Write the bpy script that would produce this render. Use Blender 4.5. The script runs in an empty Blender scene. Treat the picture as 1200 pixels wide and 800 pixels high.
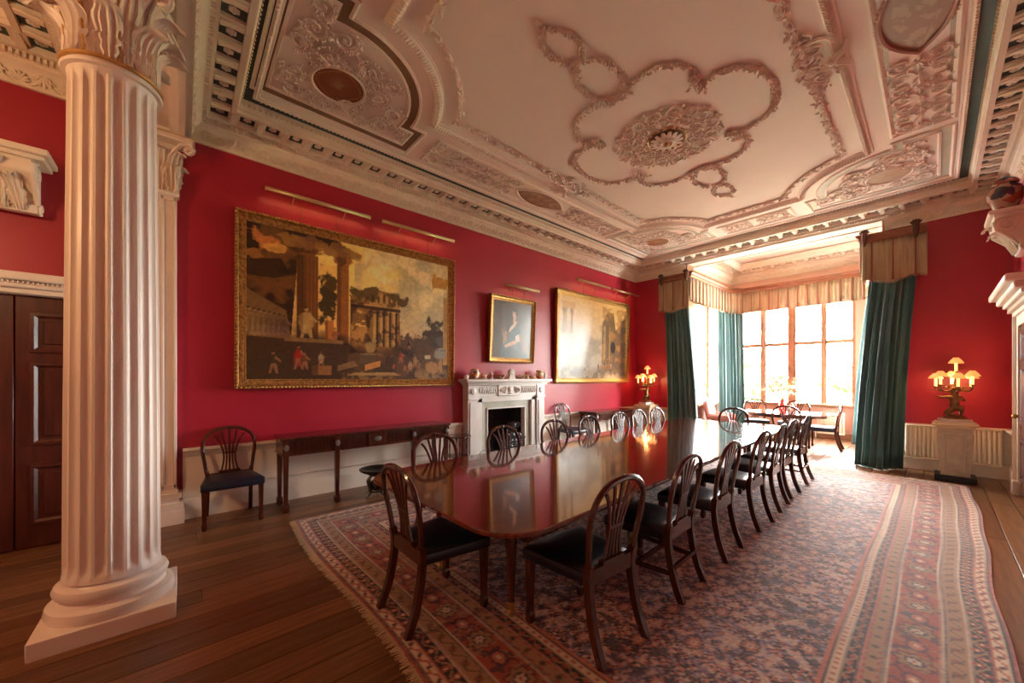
import bpy, math, random
import numpy as np
from mathutils import Vector, Matrix
PI = math.pi
random.seed(7)
rng = np.random.default_rng(11)
SC = bpy.context.scene
COL = SC.collection

# ------------------------------------------------------------------ camera, world, large lights, exposure
YAW = 0.8473
cam = bpy.data.cameras.new('camera')
cam.sensor_width = 36.0
cam.lens = 437.0 / 1200.0 * 36.0
cam.shift_y = 42.6 / 1200.0
cam.clip_start = 0.02
cam.clip_end = 500
camo = bpy.data.objects.new('camera', cam)
COL.objects.link(camo)
camo.location = (0, 0, 1.5)
camo.rotation_euler = (PI / 2, 0, YAW)
SC.camera = camo
SC.view_settings.view_transform = 'Standard'
SC.view_settings.look = 'None'
SC.view_settings.gamma = 1.0
SC.view_settings.use_curve_mapping = False
SC.view_settings.exposure = 0.4
W = bpy.data.worlds.new('sky')
SC.world = W
W.use_nodes = True
bg = W.node_tree.nodes['Background']
bg.inputs['Color'].default_value = (1.0, 0.985, 0.96, 1)
bg.inputs['Strength'].default_value = 95.0

def portal(name, loc, rot, sx, sy):
    l = bpy.data.lights.new(name, 'AREA')
    l.shape = 'RECTANGLE'
    l.size = sx
    l.size_y = sy
    l.cycles.is_portal = True
    o = bpy.data.objects.new(name, l)
    COL.objects.link(o)
    o.location = loc
    o.rotation_euler = rot
    return o
portal('daylight_bay_window', (-2.5, 12.3, 2.1), (-PI / 2, 0, 0), 2.6, 2.7)
portal('daylight_bay_side_window', (-4.25, 10.4, 2.1), (0, -PI / 2, 0), 2.7, 1.7)
portal('daylight_bay_other_side_window', (-0.27, 10.4, 2.1), (0, PI / 2, 0), 2.7, 1.7)

# ------------------------------------------------------------------ materials
MATS = {}
def nd(nt, t, **kw):
    n = nt.nodes.new(t)
    for k, v in kw.items():
        setattr(n, k, v)
    return n
def mat(name, c1, c2=None, rough=0.5, metal=0.0, scale=6.0, stretch=(1, 1, 1), bump=0.0, bscale=None, spec=0.5,
        coat=0.0, emit=None, estr=0.0, randv=0.0, attr=None, detail=4.0, lo=0.35, hi=0.65, sheen=0.0, coatr=0.05, alpha=None, trans=0.0):
    if name in MATS:
        return MATS[name]
    m = bpy.data.materials.new(name)
    m.use_nodes = True
    nt = m.node_tree
    L = nt.links
    b = nt.nodes['Principled BSDF']
    b.inputs['Roughness'].default_value = rough
    b.inputs['Metallic'].default_value = metal
    b.inputs['Specular IOR Level'].default_value = spec
    b.inputs['Coat Weight'].default_value = coat
    b.inputs['Coat Roughness'].default_value = coatr
    b.inputs['Sheen Weight'].default_value = sheen
    c1 = tuple(c1) + (1,)
    b.inputs['Base Color'].default_value = c1
    tc = nd(nt, 'ShaderNodeTexCoord')
    mp = nd(nt, 'ShaderNodeMapping')
    mp.inputs['Scale'].default_value = stretch
    L.new(tc.outputs['Object'], mp.inputs['Vector'])
    out = None
    if c2 is not None:
        n = nd(nt, 'ShaderNodeTexNoise')
        n.inputs['Scale'].default_value = scale
        n.inputs['Detail'].default_value = detail
        L.new(mp.outputs[0], n.inputs['Vector'])
        r = nd(nt, 'ShaderNodeValToRGB')
        r.color_ramp.elements[0].position = lo
        r.color_ramp.elements[1].position = hi
        r.color_ramp.elements[0].color = c1
        r.color_ramp.elements[1].color = tuple(c2) + (1,)
        L.new(n.outputs['Fac'], r.inputs['Fac'])
        out = r.outputs['Color']
    if attr:
        a = nd(nt, 'ShaderNodeAttribute', attribute_name=attr)
        out = a.outputs['Color']
    if randv > 0:
        oi = nd(nt, 'ShaderNodeObjectInfo')
        hs = nd(nt, 'ShaderNodeHueSaturation')
        mr = nd(nt, 'ShaderNodeMapRange')
        mr.inputs['To Min'].default_value = 1 - randv
        mr.inputs['To Max'].default_value = 1 + randv
        L.new(oi.outputs['Random'], mr.inputs['Value'])
        L.new(mr.outputs[0], hs.inputs['Value'])
        if out is not None:
            L.new(out, hs.inputs['Color'])
        else:
            hs.inputs['Color'].default_value = c1
        out = hs.outputs['Color']
    if out is not None:
        L.new(out, b.inputs['Base Color'])
    if bump > 0:
        n2 = nd(nt, 'ShaderNodeTexNoise')
        n2.inputs['Scale'].default_value = bscale or scale * 4
        n2.inputs['Detail'].default_value = 3
        L.new(mp.outputs[0], n2.inputs['Vector'])
        bp = nd(nt, 'ShaderNodeBump')
        bp.inputs['Strength'].default_value = bump
        bp.inputs['Distance'].default_value = 0.01
        L.new(n2.outputs['Fac'], bp.inputs['Height'])
        L.new(bp.outputs[0], b.inputs['Normal'])
    if emit is not None:
        b.inputs['Emission Color'].default_value = tuple(emit) + (1,)
        b.inputs['Emission Strength'].default_value = estr
    if trans:
        b.inputs['Transmission Weight'].default_value = trans
    MATS[name] = m
    return m

RED = mat('red_wall_paint', (0.345, 0.010, 0.028), (0.39, 0.014, 0.036), rough=0.40, scale=1.3, bump=0.04, bscale=60, spec=0.5)
CREAM = mat('cream_paint', (0.80, 0.70, 0.58), (0.84, 0.75, 0.64), rough=0.45, scale=2)
PLASTER = mat('ceiling_plaster', (0.86, 0.75, 0.64), (0.89, 0.79, 0.68), rough=0.7, scale=1.2, bump=0.03, bscale=25)
RELIEF = mat('relief_plaster', (0.80, 0.68, 0.57), (0.84, 0.73, 0.62), rough=0.6, scale=12)
STONE = mat('cornice_plaster', (0.78, 0.66, 0.52), (0.83, 0.72, 0.58), rough=0.6, scale=6)
COLUMN = mat('column_paint', (0.83, 0.71, 0.62), (0.87, 0.76, 0.67), rough=0.38, scale=3)
GREEN = mat('green_band_paint', (0.035, 0.06, 0.05), (0.05, 0.08, 0.065), rough=0.5, scale=5)
BROWN = mat('brown_band_paint', (0.22, 0.135, 0.07), (0.27, 0.17, 0.09), rough=0.6, scale=5)
PALEGREEN = mat('pale_green_paint', (0.50, 0.48, 0.36), (0.54, 0.52, 0.40), rough=0.6, scale=5)
GILT = mat('gilding', (0.44, 0.24, 0.065), (0.22, 0.10, 0.025), rough=0.36, metal=0.75, scale=30, bump=0.3, bscale=90)
GILTP = mat('parcel_gilding', (0.62, 0.36, 0.12), (0.50, 0.27, 0.08), rough=0.35, metal=0.5, scale=20)
MAHOG = mat('mahogany', (0.085, 0.020, 0.008), (0.045, 0.009, 0.004), rough=0.22, scale=5, stretch=(6, 6, 0.8), coat=0.35, coatr=0.12)
TABLET = mat('polished_tabletop', (0.15, 0.026, 0.012), (0.08, 0.013, 0.006), rough=0.12, scale=5, stretch=(9, 0.7, 1), coat=0.8, coatr=0.045, bump=0.015, bscale=3)
DOORW = mat('door_mahogany', (0.095, 0.016, 0.008), (0.05, 0.008, 0.004), rough=0.38, scale=4, stretch=(5, 5, 0.6), coat=0.2, coatr=0.25)
LEATHER = mat('navy_leather', (0.005, 0.008, 0.019), (0.010, 0.014, 0.028), rough=0.33, scale=8, bump=0.12, bscale=70, spec=0.6)
FLOORM = mat('oak_floorboard', (0.20, 0.085, 0.034), (0.115, 0.045, 0.017), rough=0.32, scale=4, stretch=(9, 0.6, 9), randv=0.28, bump=0.05, bscale=12)
FLOORD = mat('subfloor_shadow_gap', (0.02, 0.01, 0.006), rough=0.8)
BRASS = mat('brass', (0.55, 0.36, 0.12), rough=0.3, metal=0.9)
BRONZE = mat('dark_bronze', (0.045, 0.042, 0.04), (0.10, 0.085, 0.06), rough=0.3, metal=0.7, scale=14)
ABRONZE = mat('antique_bronze', (0.16, 0.09, 0.035), (0.30, 0.18, 0.07), rough=0.35, metal=0.7, scale=16)
IRON = mat('cast_iron', (0.06, 0.06, 0.065), (0.16, 0.16, 0.17), rough=0.3, metal=0.6, scale=20)
BLACK = mat('soot_black', (0.01, 0.009, 0.009), rough=0.9)
MARBLE = mat('white_marble', (0.78, 0.76, 0.72), (0.70, 0.66, 0.62), rough=0.25, scale=3)
GMARBLE = mat('green_grey_marble', (0.42, 0.43, 0.35), (0.50, 0.50, 0.43), rough=0.2, scale=5)
VELVET = mat('teal_velvet', (0.026, 0.098, 0.105), (0.052, 0.155, 0.155), rough=0.7, scale=9, stretch=(1, 1, 0.15), sheen=0.5)
VALANCE = mat('gold_valance_fabric', (0.42, 0.31, 0.18), (0.30, 0.21, 0.11), rough=0.8, scale=30, stretch=(1, 1, 0.05), sheen=0.3)
ROSEROPE = mat('rose_rope', (0.30, 0.09, 0.06), (0.22, 0.06, 0.04), rough=0.8, scale=60)
PELMETW = mat('pelmet_wood', (0.26, 0.10, 0.045), (0.18, 0.06, 0.025), rough=0.35, scale=8, stretch=(1, 1, 4))
WINWOOD = mat('window_oak', (0.36, 0.19, 0.10), (0.28, 0.14, 0.07), rough=0.45, scale=8)
ROPE = mat('stone_rope', (0.72, 0.60, 0.44), rough=0.6)
RADM = mat('radiator_enamel', (0.80, 0.68, 0.50), (0.77, 0.65, 0.48), rough=0.35, scale=4)
PEDM = mat('pedestal_paint', (0.60, 0.52, 0.40), (0.50, 0.42, 0.31), rough=0.5, scale=9)
PINKF = mat('rose_upholstery', (0.42, 0.15, 0.12), (0.36, 0.12, 0.10), rough=0.75, scale=20)
CANDLE = mat('candle_sleeve', (0.85, 0.70, 0.45), rough=0.5, emit=(1.0, 0.50, 0.16), estr=1.5)
SHADE = mat('lit_lamp_shade', (0.85, 0.50, 0.25), rough=0.6, emit=(1.0, 0.36, 0.08), estr=0.75)
BARLIT = mat('brass_picture_light', (0.62, 0.47, 0.24), rough=0.35, metal=0.5)
BARGLOW = mat('lit_tube', (1, 0.8, 0.5), emit=(1, 0.66, 0.30), estr=11)
WIRE = mat('hanging_wire', (0.12, 0.06, 0.03), rough=0.5, metal=0.5)
WHITEP = mat('white_porcelain', (0.8, 0.76, 0.7), rough=0.15)
REDGLASS = mat('red_glazed_vase', (0.55, 0.03, 0.02), rough=0.15)
VCOL = mat('painted_canvas', (1, 1, 1), rough=0.35, attr='Col', coat=0.35, coatr=0.22, bump=0.05, bscale=160)
VCOLM = mat('painted_medallion', (1, 1, 1), rough=0.6, attr='Col')
RUGM = mat('wool_rug', (1, 1, 1), rough=0.85, attr='Col', bump=0.2, bscale=220, sheen=0.15)
FRINGE = mat('rug_fringe', (0.52, 0.38, 0.24), rough=0.9)
GRASS = mat('lawn', (0.10, 0.16, 0.05), (0.14, 0.20, 0.07), rough=0.9, scale=0.3)
LEAFM = mat('tree_foliage', (0.10, 0.17, 0.06), (0.16, 0.23, 0.09), rough=0.8, scale=2)
BARK = mat('bark', (0.10, 0.07, 0.05), rough=0.9)
CHARC = mat('soot_brick', (0.025, 0.022, 0.02), (0.045, 0.04, 0.036), rough=0.85, scale=9)

def porcelain():
    m = bpy.data.materials.new('imari_porcelain')
    m.use_nodes = True
    nt = m.node_tree
    b = nt.nodes['Principled BSDF']
    b.inputs['Roughness'].default_value = 0.15
    tc = nd(nt, 'ShaderNodeTexCoord')
    v = nd(nt, 'ShaderNodeTexVoronoi')
    v.inputs['Scale'].default_value = 22
    oi = nd(nt, 'ShaderNodeObjectInfo')
    add = nd(nt, 'ShaderNodeVectorMath', operation='ADD')
    nt.links.new(tc.outputs['Object'], add.inputs[0])
    nt.links.new(oi.outputs['Random'], add.inputs[1])
    nt.links.new(add.outputs[0], v.inputs['Vector'])
    sep = nd(nt, 'ShaderNodeSeparateColor')
    nt.links.new(v.outputs['Color'], sep.inputs[0])
    r = nd(nt, 'ShaderNodeValToRGB')
    r.color_ramp.interpolation = 'CONSTANT'
    e = r.color_ramp.elements
    e[0].position = 0; e[0].color = (0.78, 0.68, 0.55, 1)
    e[1].position = 0.42; e[1].color = (0.62, 0.16, 0.03, 1)
    for p, c in ((0.68, (0.70, 0.36, 0.08, 1)), (0.86, (0.10, 0.08, 0.16, 1))):
        x = e.new(p); x.color = c
    nt.links.new(sep.outputs[0], r.inputs['Fac'])
    nt.links.new(r.outputs[0], b.inputs['Base Color'])
    return m
IMARI = porcelain()
def imari_dark():
    m = IMARI.copy()
    m.name = 'imari_vase_dark'
    for n in m.node_tree.nodes:
        if n.type == 'VALTORGB':
            cs = [(0.42, 0.26, 0.2, 1), (0.30, 0.08, 0.05, 1), (0.05, 0.035, 0.05, 1), (0.03, 0.03, 0.07, 1)]
            for e, c in zip(n.color_ramp.elements, cs):
                e.color = c
        if n.type == 'TEX_VORONOI':
            n.inputs['Scale'].default_value = 14
    return m
IMARID = imari_dark()
def pane_mat():
    m = bpy.data.materials.new('window_glass')
    m.use_nodes = True
    nt = m.node_tree
    for n in list(nt.nodes):
        nt.nodes.remove(n)
    o = nd(nt, 'ShaderNodeOutputMaterial')
    t = nd(nt, 'ShaderNodeBsdfTransparent')
    t.inputs['Color'].default_value = (0.97, 0.985, 0.98, 1)
    g = nd(nt, 'ShaderNodeBsdfGlossy')
    g.inputs['Roughness'].default_value = 0.02
    f = nd(nt, 'ShaderNodeLayerWeight')
    f.inputs['Blend'].default_value = 0.12
    mu = nd(nt, 'ShaderNodeMath', operation='MULTIPLY')
    mu.inputs[1].default_value = 0.35
    nt.links.new(f.outputs['Facing'], mu.inputs[0])
    mx = nd(nt, 'ShaderNodeMixShader')
    nt.links.new(mu.outputs[0], mx.inputs[0])
    nt.links.new(t.outputs[0], mx.inputs[1])
    nt.links.new(g.outputs[0], mx.inputs[2])
    nt.links.new(mx.outputs[0], o.inputs['Surface'])
    return m
GLASS = pane_mat()

# ------------------------------------------------------------------ mesh helpers
def V3(*a):
    return np.array(a, float)
class MB:
    def __init__(s):
        s.v = []
        s.f = []
    def add(s, vs, fs):
        o = len(s.v)
        s.v.extend([tuple(map(float, p)) for p in vs])
        s.f.extend([tuple(i + o for i in f) for f in fs])
        return s
    def box(s, x0, x1, y0, y1, z0, z1):
        return s.add([(x0, y0, z0), (x1, y0, z0), (x1, y1, z0), (x0, y1, z0), (x0, y0, z1), (x1, y0, z1), (x1, y1, z1), (x0, y1, z1)],
                     [(3, 2, 1, 0), (4, 5, 6, 7), (0, 1, 5, 4), (1, 2, 6, 5), (2, 3, 7, 6), (3, 0, 4, 7)])
    def bbox(s, x0, x1, y0, y1, z0, z1, b=0.006):     # box with bevelled edges all round (top and bottom chamfer + vertical)
        def ring(i, z):
            return [(x0 + i, y0 + b, z), (x0 + b, y0 + i, z), (x1 - b, y0 + i, z), (x1 - i, y0 + b, z),
                    (x1 - i, y1 - b, z), (x1 - b, y1 - i, z), (x0 + b, y1 - i, z), (x0 + i, y1 - b, z)]
        r = [ring(b, z0)] + [ring(0, z0 + b)] + [ring(0, z1 - b)] + [ring(b, z1)]
        vs = sum(r, [])
        fs = [tuple(range(7, -1, -1)), tuple(range(24, 32))]
        for k in range(3):
            for i in range(8):
                j = (i + 1) % 8
                fs.append((k * 8 + i, k * 8 + j, k * 8 + 8 + j, k * 8 + 8 + i))
        return s.add(vs, fs)
    def lathe(s, prof, n=16, c=(0, 0, 0), sx=1.0, sy=1.0, cap=True):
        vs, fs = [], []
        for r, z in prof:
            for i in range(n):
                a = 2 * PI * i / n
                vs.append((c[0] + r * math.cos(a) * sx, c[1] + r * math.sin(a) * sy, c[2] + z))
        for k in range(len(prof) - 1):
            for i in range(n):
                j = (i + 1) % n
                fs.append((k * n + i, k * n + j, k * n + n + j, k * n + n + i))
        if cap:
            fs.append(tuple(range(n - 1, -1, -1)))
            fs.append(tuple((len(prof) - 1) * n + i for i in range(n)))
        return s.add(vs, fs)
    def tube(s, path, r, n=6, closed=False, flat=1.0, up=None):
        P = [Vector(p) for p in path]
        m = len(P)
        rr = r if hasattr(r, '__len__') else [r] * m
        vs, fs = [], []
        prev = None
        for i in range(m):
            if closed:
                t = P[(i + 1) % m] - P[i - 1]
            else:
                t = P[min(i + 1, m - 1)] - P[max(i - 1, 0)]
            if t.length < 1e-9:
                t = Vector((0, 0, 1))
            t.normalize()
            if up is not None:
                a = Vector(up) - t * Vector(up).dot(t)
            elif prev is None:
                u0 = Vector((0, 0, 1)) if abs(t.z) < 0.9 else Vector((1, 0, 0))
                a = u0 - t * u0.dot(t)
            else:
                a = prev - t * prev.dot(t)
            if a.length < 1e-6:
                a = t.orthogonal()
            a.normalize()
            prev = a
            b = t.cross(a)
            for k in range(n):
                q = 2 * PI * (k + 0.5) / n
                vs.append(P[i] + a * (rr[i] * flat * math.sin(q)) + b * (rr[i] * math.cos(q)))
        rng_ = m if closed else m - 1
        for i in range(rng_):
            for k in range(n):
                k2 = (k + 1) % n
                j = (i + 1) % m
                fs.append((i * n + k, i * n + k2, j * n + k2, j * n + k))
        if not closed:
            fs.append(tuple(range(n - 1, -1, -1)))
            fs.append(tuple((m - 1) * n + k for k in range(n)))
        return s.add(vs, fs)
    def bar(s, path, w, h, up):        # rectangular section; w across, h along up
        q = 1 / math.sqrt(2)
        ww = w if hasattr(w, '__len__') else [w] * len(path)
        return s.tube(path, [x * q for x in ww], 4, up=up, flat=(h / (ww[0] if ww[0] else 1)))
    def prism(s, outline, fn, t0, t1):     # outline 2d, fn(a,b,t)->xyz
        n = len(outline)
        vs = [fn(a, b, t0) for a, b in outline] + [fn(a, b, t1) for a, b in outline]
        fs = [tuple(range(n - 1, -1, -1)), tuple(range(n, 2 * n))]
        for i in range(n):
            j = (i + 1) % n
            fs.append((i, j, n + j, n + i))
        return s.add(vs, fs)
    def sweep(s, path, prof, closed=True):      # path xy (ccw: inside is left), prof (inward offset, z)
        m = len(path)
        mit = []
        for i in range(m):
            p = np.array(path[i], float)
            def nrm(a, b):
                t = np.array(b, float) - np.array(a, float)
                t /= np.linalg.norm(t)
                return np.array([-t[1], t[0]])
            if closed or 0 < i < m - 1:
                n1 = nrm(path[i - 1], p)
                n2 = nrm(p, path[(i + 1) % m])
                b = n1 + n2
                b /= max(1e-6, 1 + n1 @ n2)
            elif i == 0:
                b = nrm(p, path[1])
            else:
                b = nrm(path[i - 1], p)
            mit.append(b)
        vs = []
        k = len(prof)
        for i in range(m):
            for d, z in prof:
                vs.append((path[i][0] + mit[i][0] * d, path[i][1] + mit[i][1] * d, z))
        fs = []
        for i in range(m if closed else m - 1):
            j = (i + 1) % m
            for q in range(k - 1):
                fs.append((i * k + q, j * k + q, j * k + q + 1, i * k + q + 1))
        if not closed:
            fs.append(tuple(range(k)))
            fs.append(tuple((m - 1) * k + q for q in range(k - 1, -1, -1)))
        return s.add(vs, fs)
    def ell(s, c, r, n=10, m=6):
        prof = [(math.sin(PI * (i + 0.0) / m) if 0 < i < m else 0.02, -math.cos(PI * i / m)) for i in range(m + 1)]
        vs, fs = [], []
        o = MB().lathe(prof, n)
        return s.add([(c[0] + x * r[0], c[1] + y * r[1], c[2] + z * r[2]) for x, y, z in o.v], o.f)
    def grid(s, nu, nv, fn):
        vs = [fn(i / nu, j / nv) for j in range(nv + 1) for i in range(nu + 1)]
        fs = [(j * (nu + 1) + i, j * (nu + 1) + i + 1, (j + 1) * (nu + 1) + i + 1, (j + 1) * (nu + 1) + i) for j in range(nv) for i in range(nu)]
        return s.add(vs, fs)
    def join(s, o, M=None):
        if M is None:
            return s.add(o.v, o.f)
        return s.add([tuple(M @ Vector(p)) for p in o.v], o.f)
    def mesh(s, name, m, smooth=40):
        me = bpy.data.meshes.new(name)
        me.from_pydata(s.v, [], s.f)
        me.materials.append(m)
        if smooth:
            me.shade_smooth()
            me.set_sharp_from_angle(angle=math.radians(smooth))
        me.update()
        return me
def link(name, data, parent=None, loc=None, rot=None, scale=None):
    o = bpy.data.objects.new(name, data)
    COL.objects.link(o)
    if parent is not None:
        o.parent = parent
    if loc is not None:
        o.location = loc
    if rot is not None:
        o.rotation_euler = rot
    if scale is not None:
        o.scale = scale
    return o
def obj(name, mb, m, parent=None, loc=None, rot=None, smooth=40):
    return link(name, mb.mesh(name, m, smooth), parent, loc, rot)
def tag(o, label, cat, group=None):
    o['label'] = label
    o['category'] = cat
    if group:
        o['group'] = group
    return o
def thing(name, label, cat, loc=(0, 0, 0), rz=0.0, group=None):
    return tag(link(name, None, None, loc, (0, 0, rz)), label, cat, group)
def struct(name, mb, m, smooth=40):
    o = obj(name, mb, m, smooth=smooth)
    o['kind'] = 'structure'
    return o
def stuff(o):
    o['kind'] = 'stuff'
    return o
def copy_tree(o, parent=None):
    c = o.copy()
    COL.objects.link(c)
    c.parent = parent
    for ch in o.children:
        copy_tree(ch, c)
    return c
def arc(cx, cy, r, a0, a1, n):
    return [(cx + r * math.cos(a0 + (a1 - a0) * i / n), cy + r * math.sin(a0 + (a1 - a0) * i / n)) for i in range(n + 1)]
def spline(pts, n=6):      # Catmull-Rom through points
    P = [np.array(p, float) for p in pts]
    P = [2 * P[0] - P[1]] + P + [2 * P[-1] - P[-2]]
    out = []
    for i in range(1, len(P) - 2):
        for k in range(n):
            t = k / n
            a, b, c, d = P[i - 1], P[i], P[i + 1], P[i + 2]
            out.append(0.5 * (2 * b + (c - a) * t + (2 * a - 5 * b + 4 * c - d) * t * t + (3 * b - a - 3 * c + d) * t ** 3))
    out.append(P[-2])
    return [tuple(p) for p in out]

# ------------------------------------------------------------------ room dimensions
XA, XB = -5.29, 0.76          # picture wall, door wall
YE, YB = 9.10, 12.0           # window end wall, back of the bay
YN = -4.3                     # wall behind the camera
YS = 0.04                     # face of the column screen
ZC = 4.47                     # ceiling
ZD = 0.75                     # dado rail
BX0, BX1 = -3.95, -0.57       # bay opening
CXC, CYC = -2.22, 4.47        # centre of the ceiling design

# ------------------------------------------------------------------ floor with single boards
fl = struct('floor', MB().box(XA - 0.2, XB + 0.2, YN - 0.2, YB + 0.2, -0.12, -0.022), FLOORD)
bw = 0.185
bmesh_cache = {}
row = 0
x = XA
while x < XB:
    x1 = min(x + bw, XB)
    yend = YB if (x > BX0 - 0.05 and x1 < BX1 + 0.05) else YE
    y = YN
    first = True
    while y < yend - 0.05:
        Lb = random.choice([1.2, 2.0, 2.8]) if first else random.choice([2.4, 3.2, 4.0])
        first = False
        Lb = min(Lb, yend - y)
        if yend - (y + Lb) < 0.5:
            Lb = yend - y
        key = (round(Lb, 2), round(x1 - x, 3))
        if key not in bmesh_cache:
            bmesh_cache[key] = MB().bbox(0.003, x1 - x - 0.003, 0.002, Lb - 0.002, -0.022, 0.0, 0.0012).mesh('floorboard', FLOORM, 0)
        link('floorboard', bmesh_cache[key], fl, (x, y, 0))
        y += Lb
    x = x1

# ------------------------------------------------------------------ walls
FP0, FP1, FPZ = 3.99, 4.97, 0.98      # hole of the fireplace
w = MB()
w.box(XA - 0.25, XA, YN, FP0, -0.1, ZC + 0.3)
w.box(XA - 0.25, XA, FP1, YE, -0.1, ZC + 0.3)
w.box(XA - 0.25, XA, FP0, FP1, FPZ, ZC + 0.3)
struct('wall_left', w, RED)
w = MB()
w.box(XA - 0.25, BX0, YE, YE + 0.3, -0.1, ZC + 0.4)
w.box(BX1, XB + 0.25, YE, YE + 0.3, -0.1, ZC + 0.4)
struct('wall_end', w, RED)
struct('trim_1', MB().box(BX0, BX1, YE, YE + 0.3, 4.225, ZC + 0.4), STONE)      # beam over the bay opening
struct('wall_right', MB().box(XB, XB + 0.25, YN, YE, -0.1, ZC + 0.3), RED)
w = MB().box(XA - 0.25, XB + 0.25, YN - 0.25, YN, -0.1, ZC + 0.3)
struct('wall_back', w, RED)
# bay walls with window holes
WX0, WX1, WZ0, WZ1 = -3.76, -1.24, 0.80, 3.42
SY0, SY1 = 9.62, 11.25
ZBAY = 4.66
BAYW = mat('bay_wall_paint', (0.62, 0.36, 0.26), (0.66, 0.40, 0.30), rough=0.5, scale=2)
w = MB()
w.box(BX0 - 0.25, WX0, YB, YB + 0.25, -0.1, ZBAY + 0.2)
w.box(WX1, BX1 + 0.25, YB, YB + 0.25, -0.1, ZBAY + 0.2)
w.box(WX0, WX1, YB, YB + 0.25, -0.1, WZ0)
w.box(WX0, WX1, YB, YB + 0.25, WZ1, ZBAY + 0.2)
struct('wall_bay_back', w, BAYW)
for nm, xx0, xx1 in (('wall_bay_left', BX0 - 0.25, BX0), ('wall_bay_right', BX1, BX1 + 0.25)):
    w = MB()
    w.box(xx0, xx1, YE + 0.3, SY0, -0.1, ZBAY + 0.2)
    w.box(xx0, xx1, SY1, YB, -0.1, ZBAY + 0.2)
    w.box(xx0, xx1, SY0, SY1, -0.1, WZ0)
    w.box(xx0, xx1, SY0, SY1, WZ1, ZBAY + 0.2)
    struct(nm, w, BAYW)

# ------------------------------------------------------------------ windows
def window(name, W_, lights, mull, frame=(0.06, 0.12), M=None, z0=WZ0, z1=WZ1, zt=2.40, bars_up=(2.87,), bars_lo=(1.32, 1.84)):
    # local: x along the window, y depth (0 = room face), z up
    root = link(name, None)
    root['kind'] = 'structure'
    if M is not None:
        root.matrix_world = M
    fr = MB()
    fr.box(0, frame[0], -0.02, 0.14, z0, z1)
    fr.box(W_ - frame[0], W_, -0.02, 0.14, z0, z1)
    fr.box(frame[0], W_ - frame[0], -0.02, 0.14, z1 - frame[0], z1)
    obj('frame', fr, WINWOOD, root)
    obj('window_sill', MB().bbox(-0.06, W_ + 0.06, -0.14, 0.14, z0 - 0.02, z0 + 0.05, 0.012), WINWOOD, root)
    xs = lights
    for (a, b) in mull:
        mb = MB().box(a, b, 0.0, 0.13, z0 + 0.05, z1 - frame[0])
        mb.box(a + (b - a) * 0.3, b - (b - a) * 0.3, -0.03, 0.0, z0 + 0.05, z1 - frame[0])
        obj('mullion', mb, WINWOOD, root)
    for (a, b) in xs:
        obj('transom', MB().bbox(a, b, 0.01, 0.12, zt - 0.045, zt + 0.045, 0.01), WINWOOD, root)
        zz = [z0 + 0.05] + list(bars_lo) + [zt - 0.045]
        for k in range(len(zz) - 1):
            obj('pane', MB().box(a, b, 0.066, 0.072, zz[k] + 0.006, zz[k + 1] - 0.006), GLASS, root, smooth=0)
        z2 = [zt + 0.045] + list(bars_up) + [z1 - frame[0]]
        for k in range(len(z2) - 1):
            obj('pane', MB().box(a, b, 0.066, 0.072, z2[k] + 0.006, z2[k + 1] - 0.006), GLASS, root, smooth=0)
        for zb in list(bars_lo) + list(bars_up):
            obj('glazing_bar', MB().box(a, b, 0.045, 0.090, zb - 0.013, zb + 0.013), WINWOOD, root)
    return root
lts = [(0.05, 0.57), (0.69, 1.19), (1.36, 1.88), (1.98, 2.47)]
window('window_1', WX1 - WX0, lts, [(0.57, 0.69), (1.19, 1.36), (1.88, 1.98)], M=Matrix.Translation((WX0, YB + 0.03, 0)))
l2 = [(0.06, 0.76), (0.88, 1.57)]
window('window_2', SY1 - SY0, l2, [(0.76, 0.88)], M=Matrix.Translation((BX0 - 0.03, SY0, 0)) @ Matrix.Rotation(PI / 2, 4, 'Z'))
window('window_3', SY1 - SY0, l2, [(0.76, 0.88)], M=Matrix.Translation((BX1 + 0.03, SY1, 0)) @ Matrix.Rotation(-PI / 2, 4, 'Z'))
w = MB().box(BX0, BX0 + 0.03, YE - 0.02, YE + 0.32, 0, 4.225)
w.box(BX1 - 0.03, BX1, YE - 0.02, YE + 0.32, 0, 4.225)
struct('trim_12', w, WINWOOD)
struct('trim_2', MB().bbox(BX0, BX1, YB - 0.04, YB, 0.0, 0.16, 0.01), WINWOOD)

# ------------------------------------------------------------------ dado, rail, baseboards
DADO = [(0.0, 0.0), (0.045, 0.0), (0.045, 0.17), (0.035, 0.20), (0.018, 0.215), (0.018, 0.655), (0.03, 0.665), (0.035, 0.69), (0.06, 0.715), (0.072, 0.725), (0.072, ZD), (0.0, ZD)]
def dado(n, pts):
    return struct('trim_%d' % n, MB().sweep(pts, DADO, False), CREAM)
# (ccw: the room lies to the left of the direction of travel)
dado(3, [(XA, -0.62), (XA, -0.98 + 0.5)][::-1]) if False else None
dado(3, [(XA, 3.52), (XA, 0.0)])
dado(4, [(BX0 - 0.02, YE), (XA, YE), (XA, 5.44)])
dado(5, [(XB, 8.19), (XB, YE), (BX1 + 0.02, YE)])
dado(6, [(XB, YN), (XB, 6.55)])
dado(7, [(XA, -1.86), (XA, YN), (XB, YN)])
# carved bead line on the dado of the picture wall
bd = MB()
for i in range(0, 118):
    yy = 0.75 + i * 0.023
    bd.ell((XA + 0.03, yy, 0.30), (0.010, 0.009, 0.012), 6, 4)
o = obj('bead_moulding', bd, CREAM, bpy.data.objects['trim_3'])
stuff(o)

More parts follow.
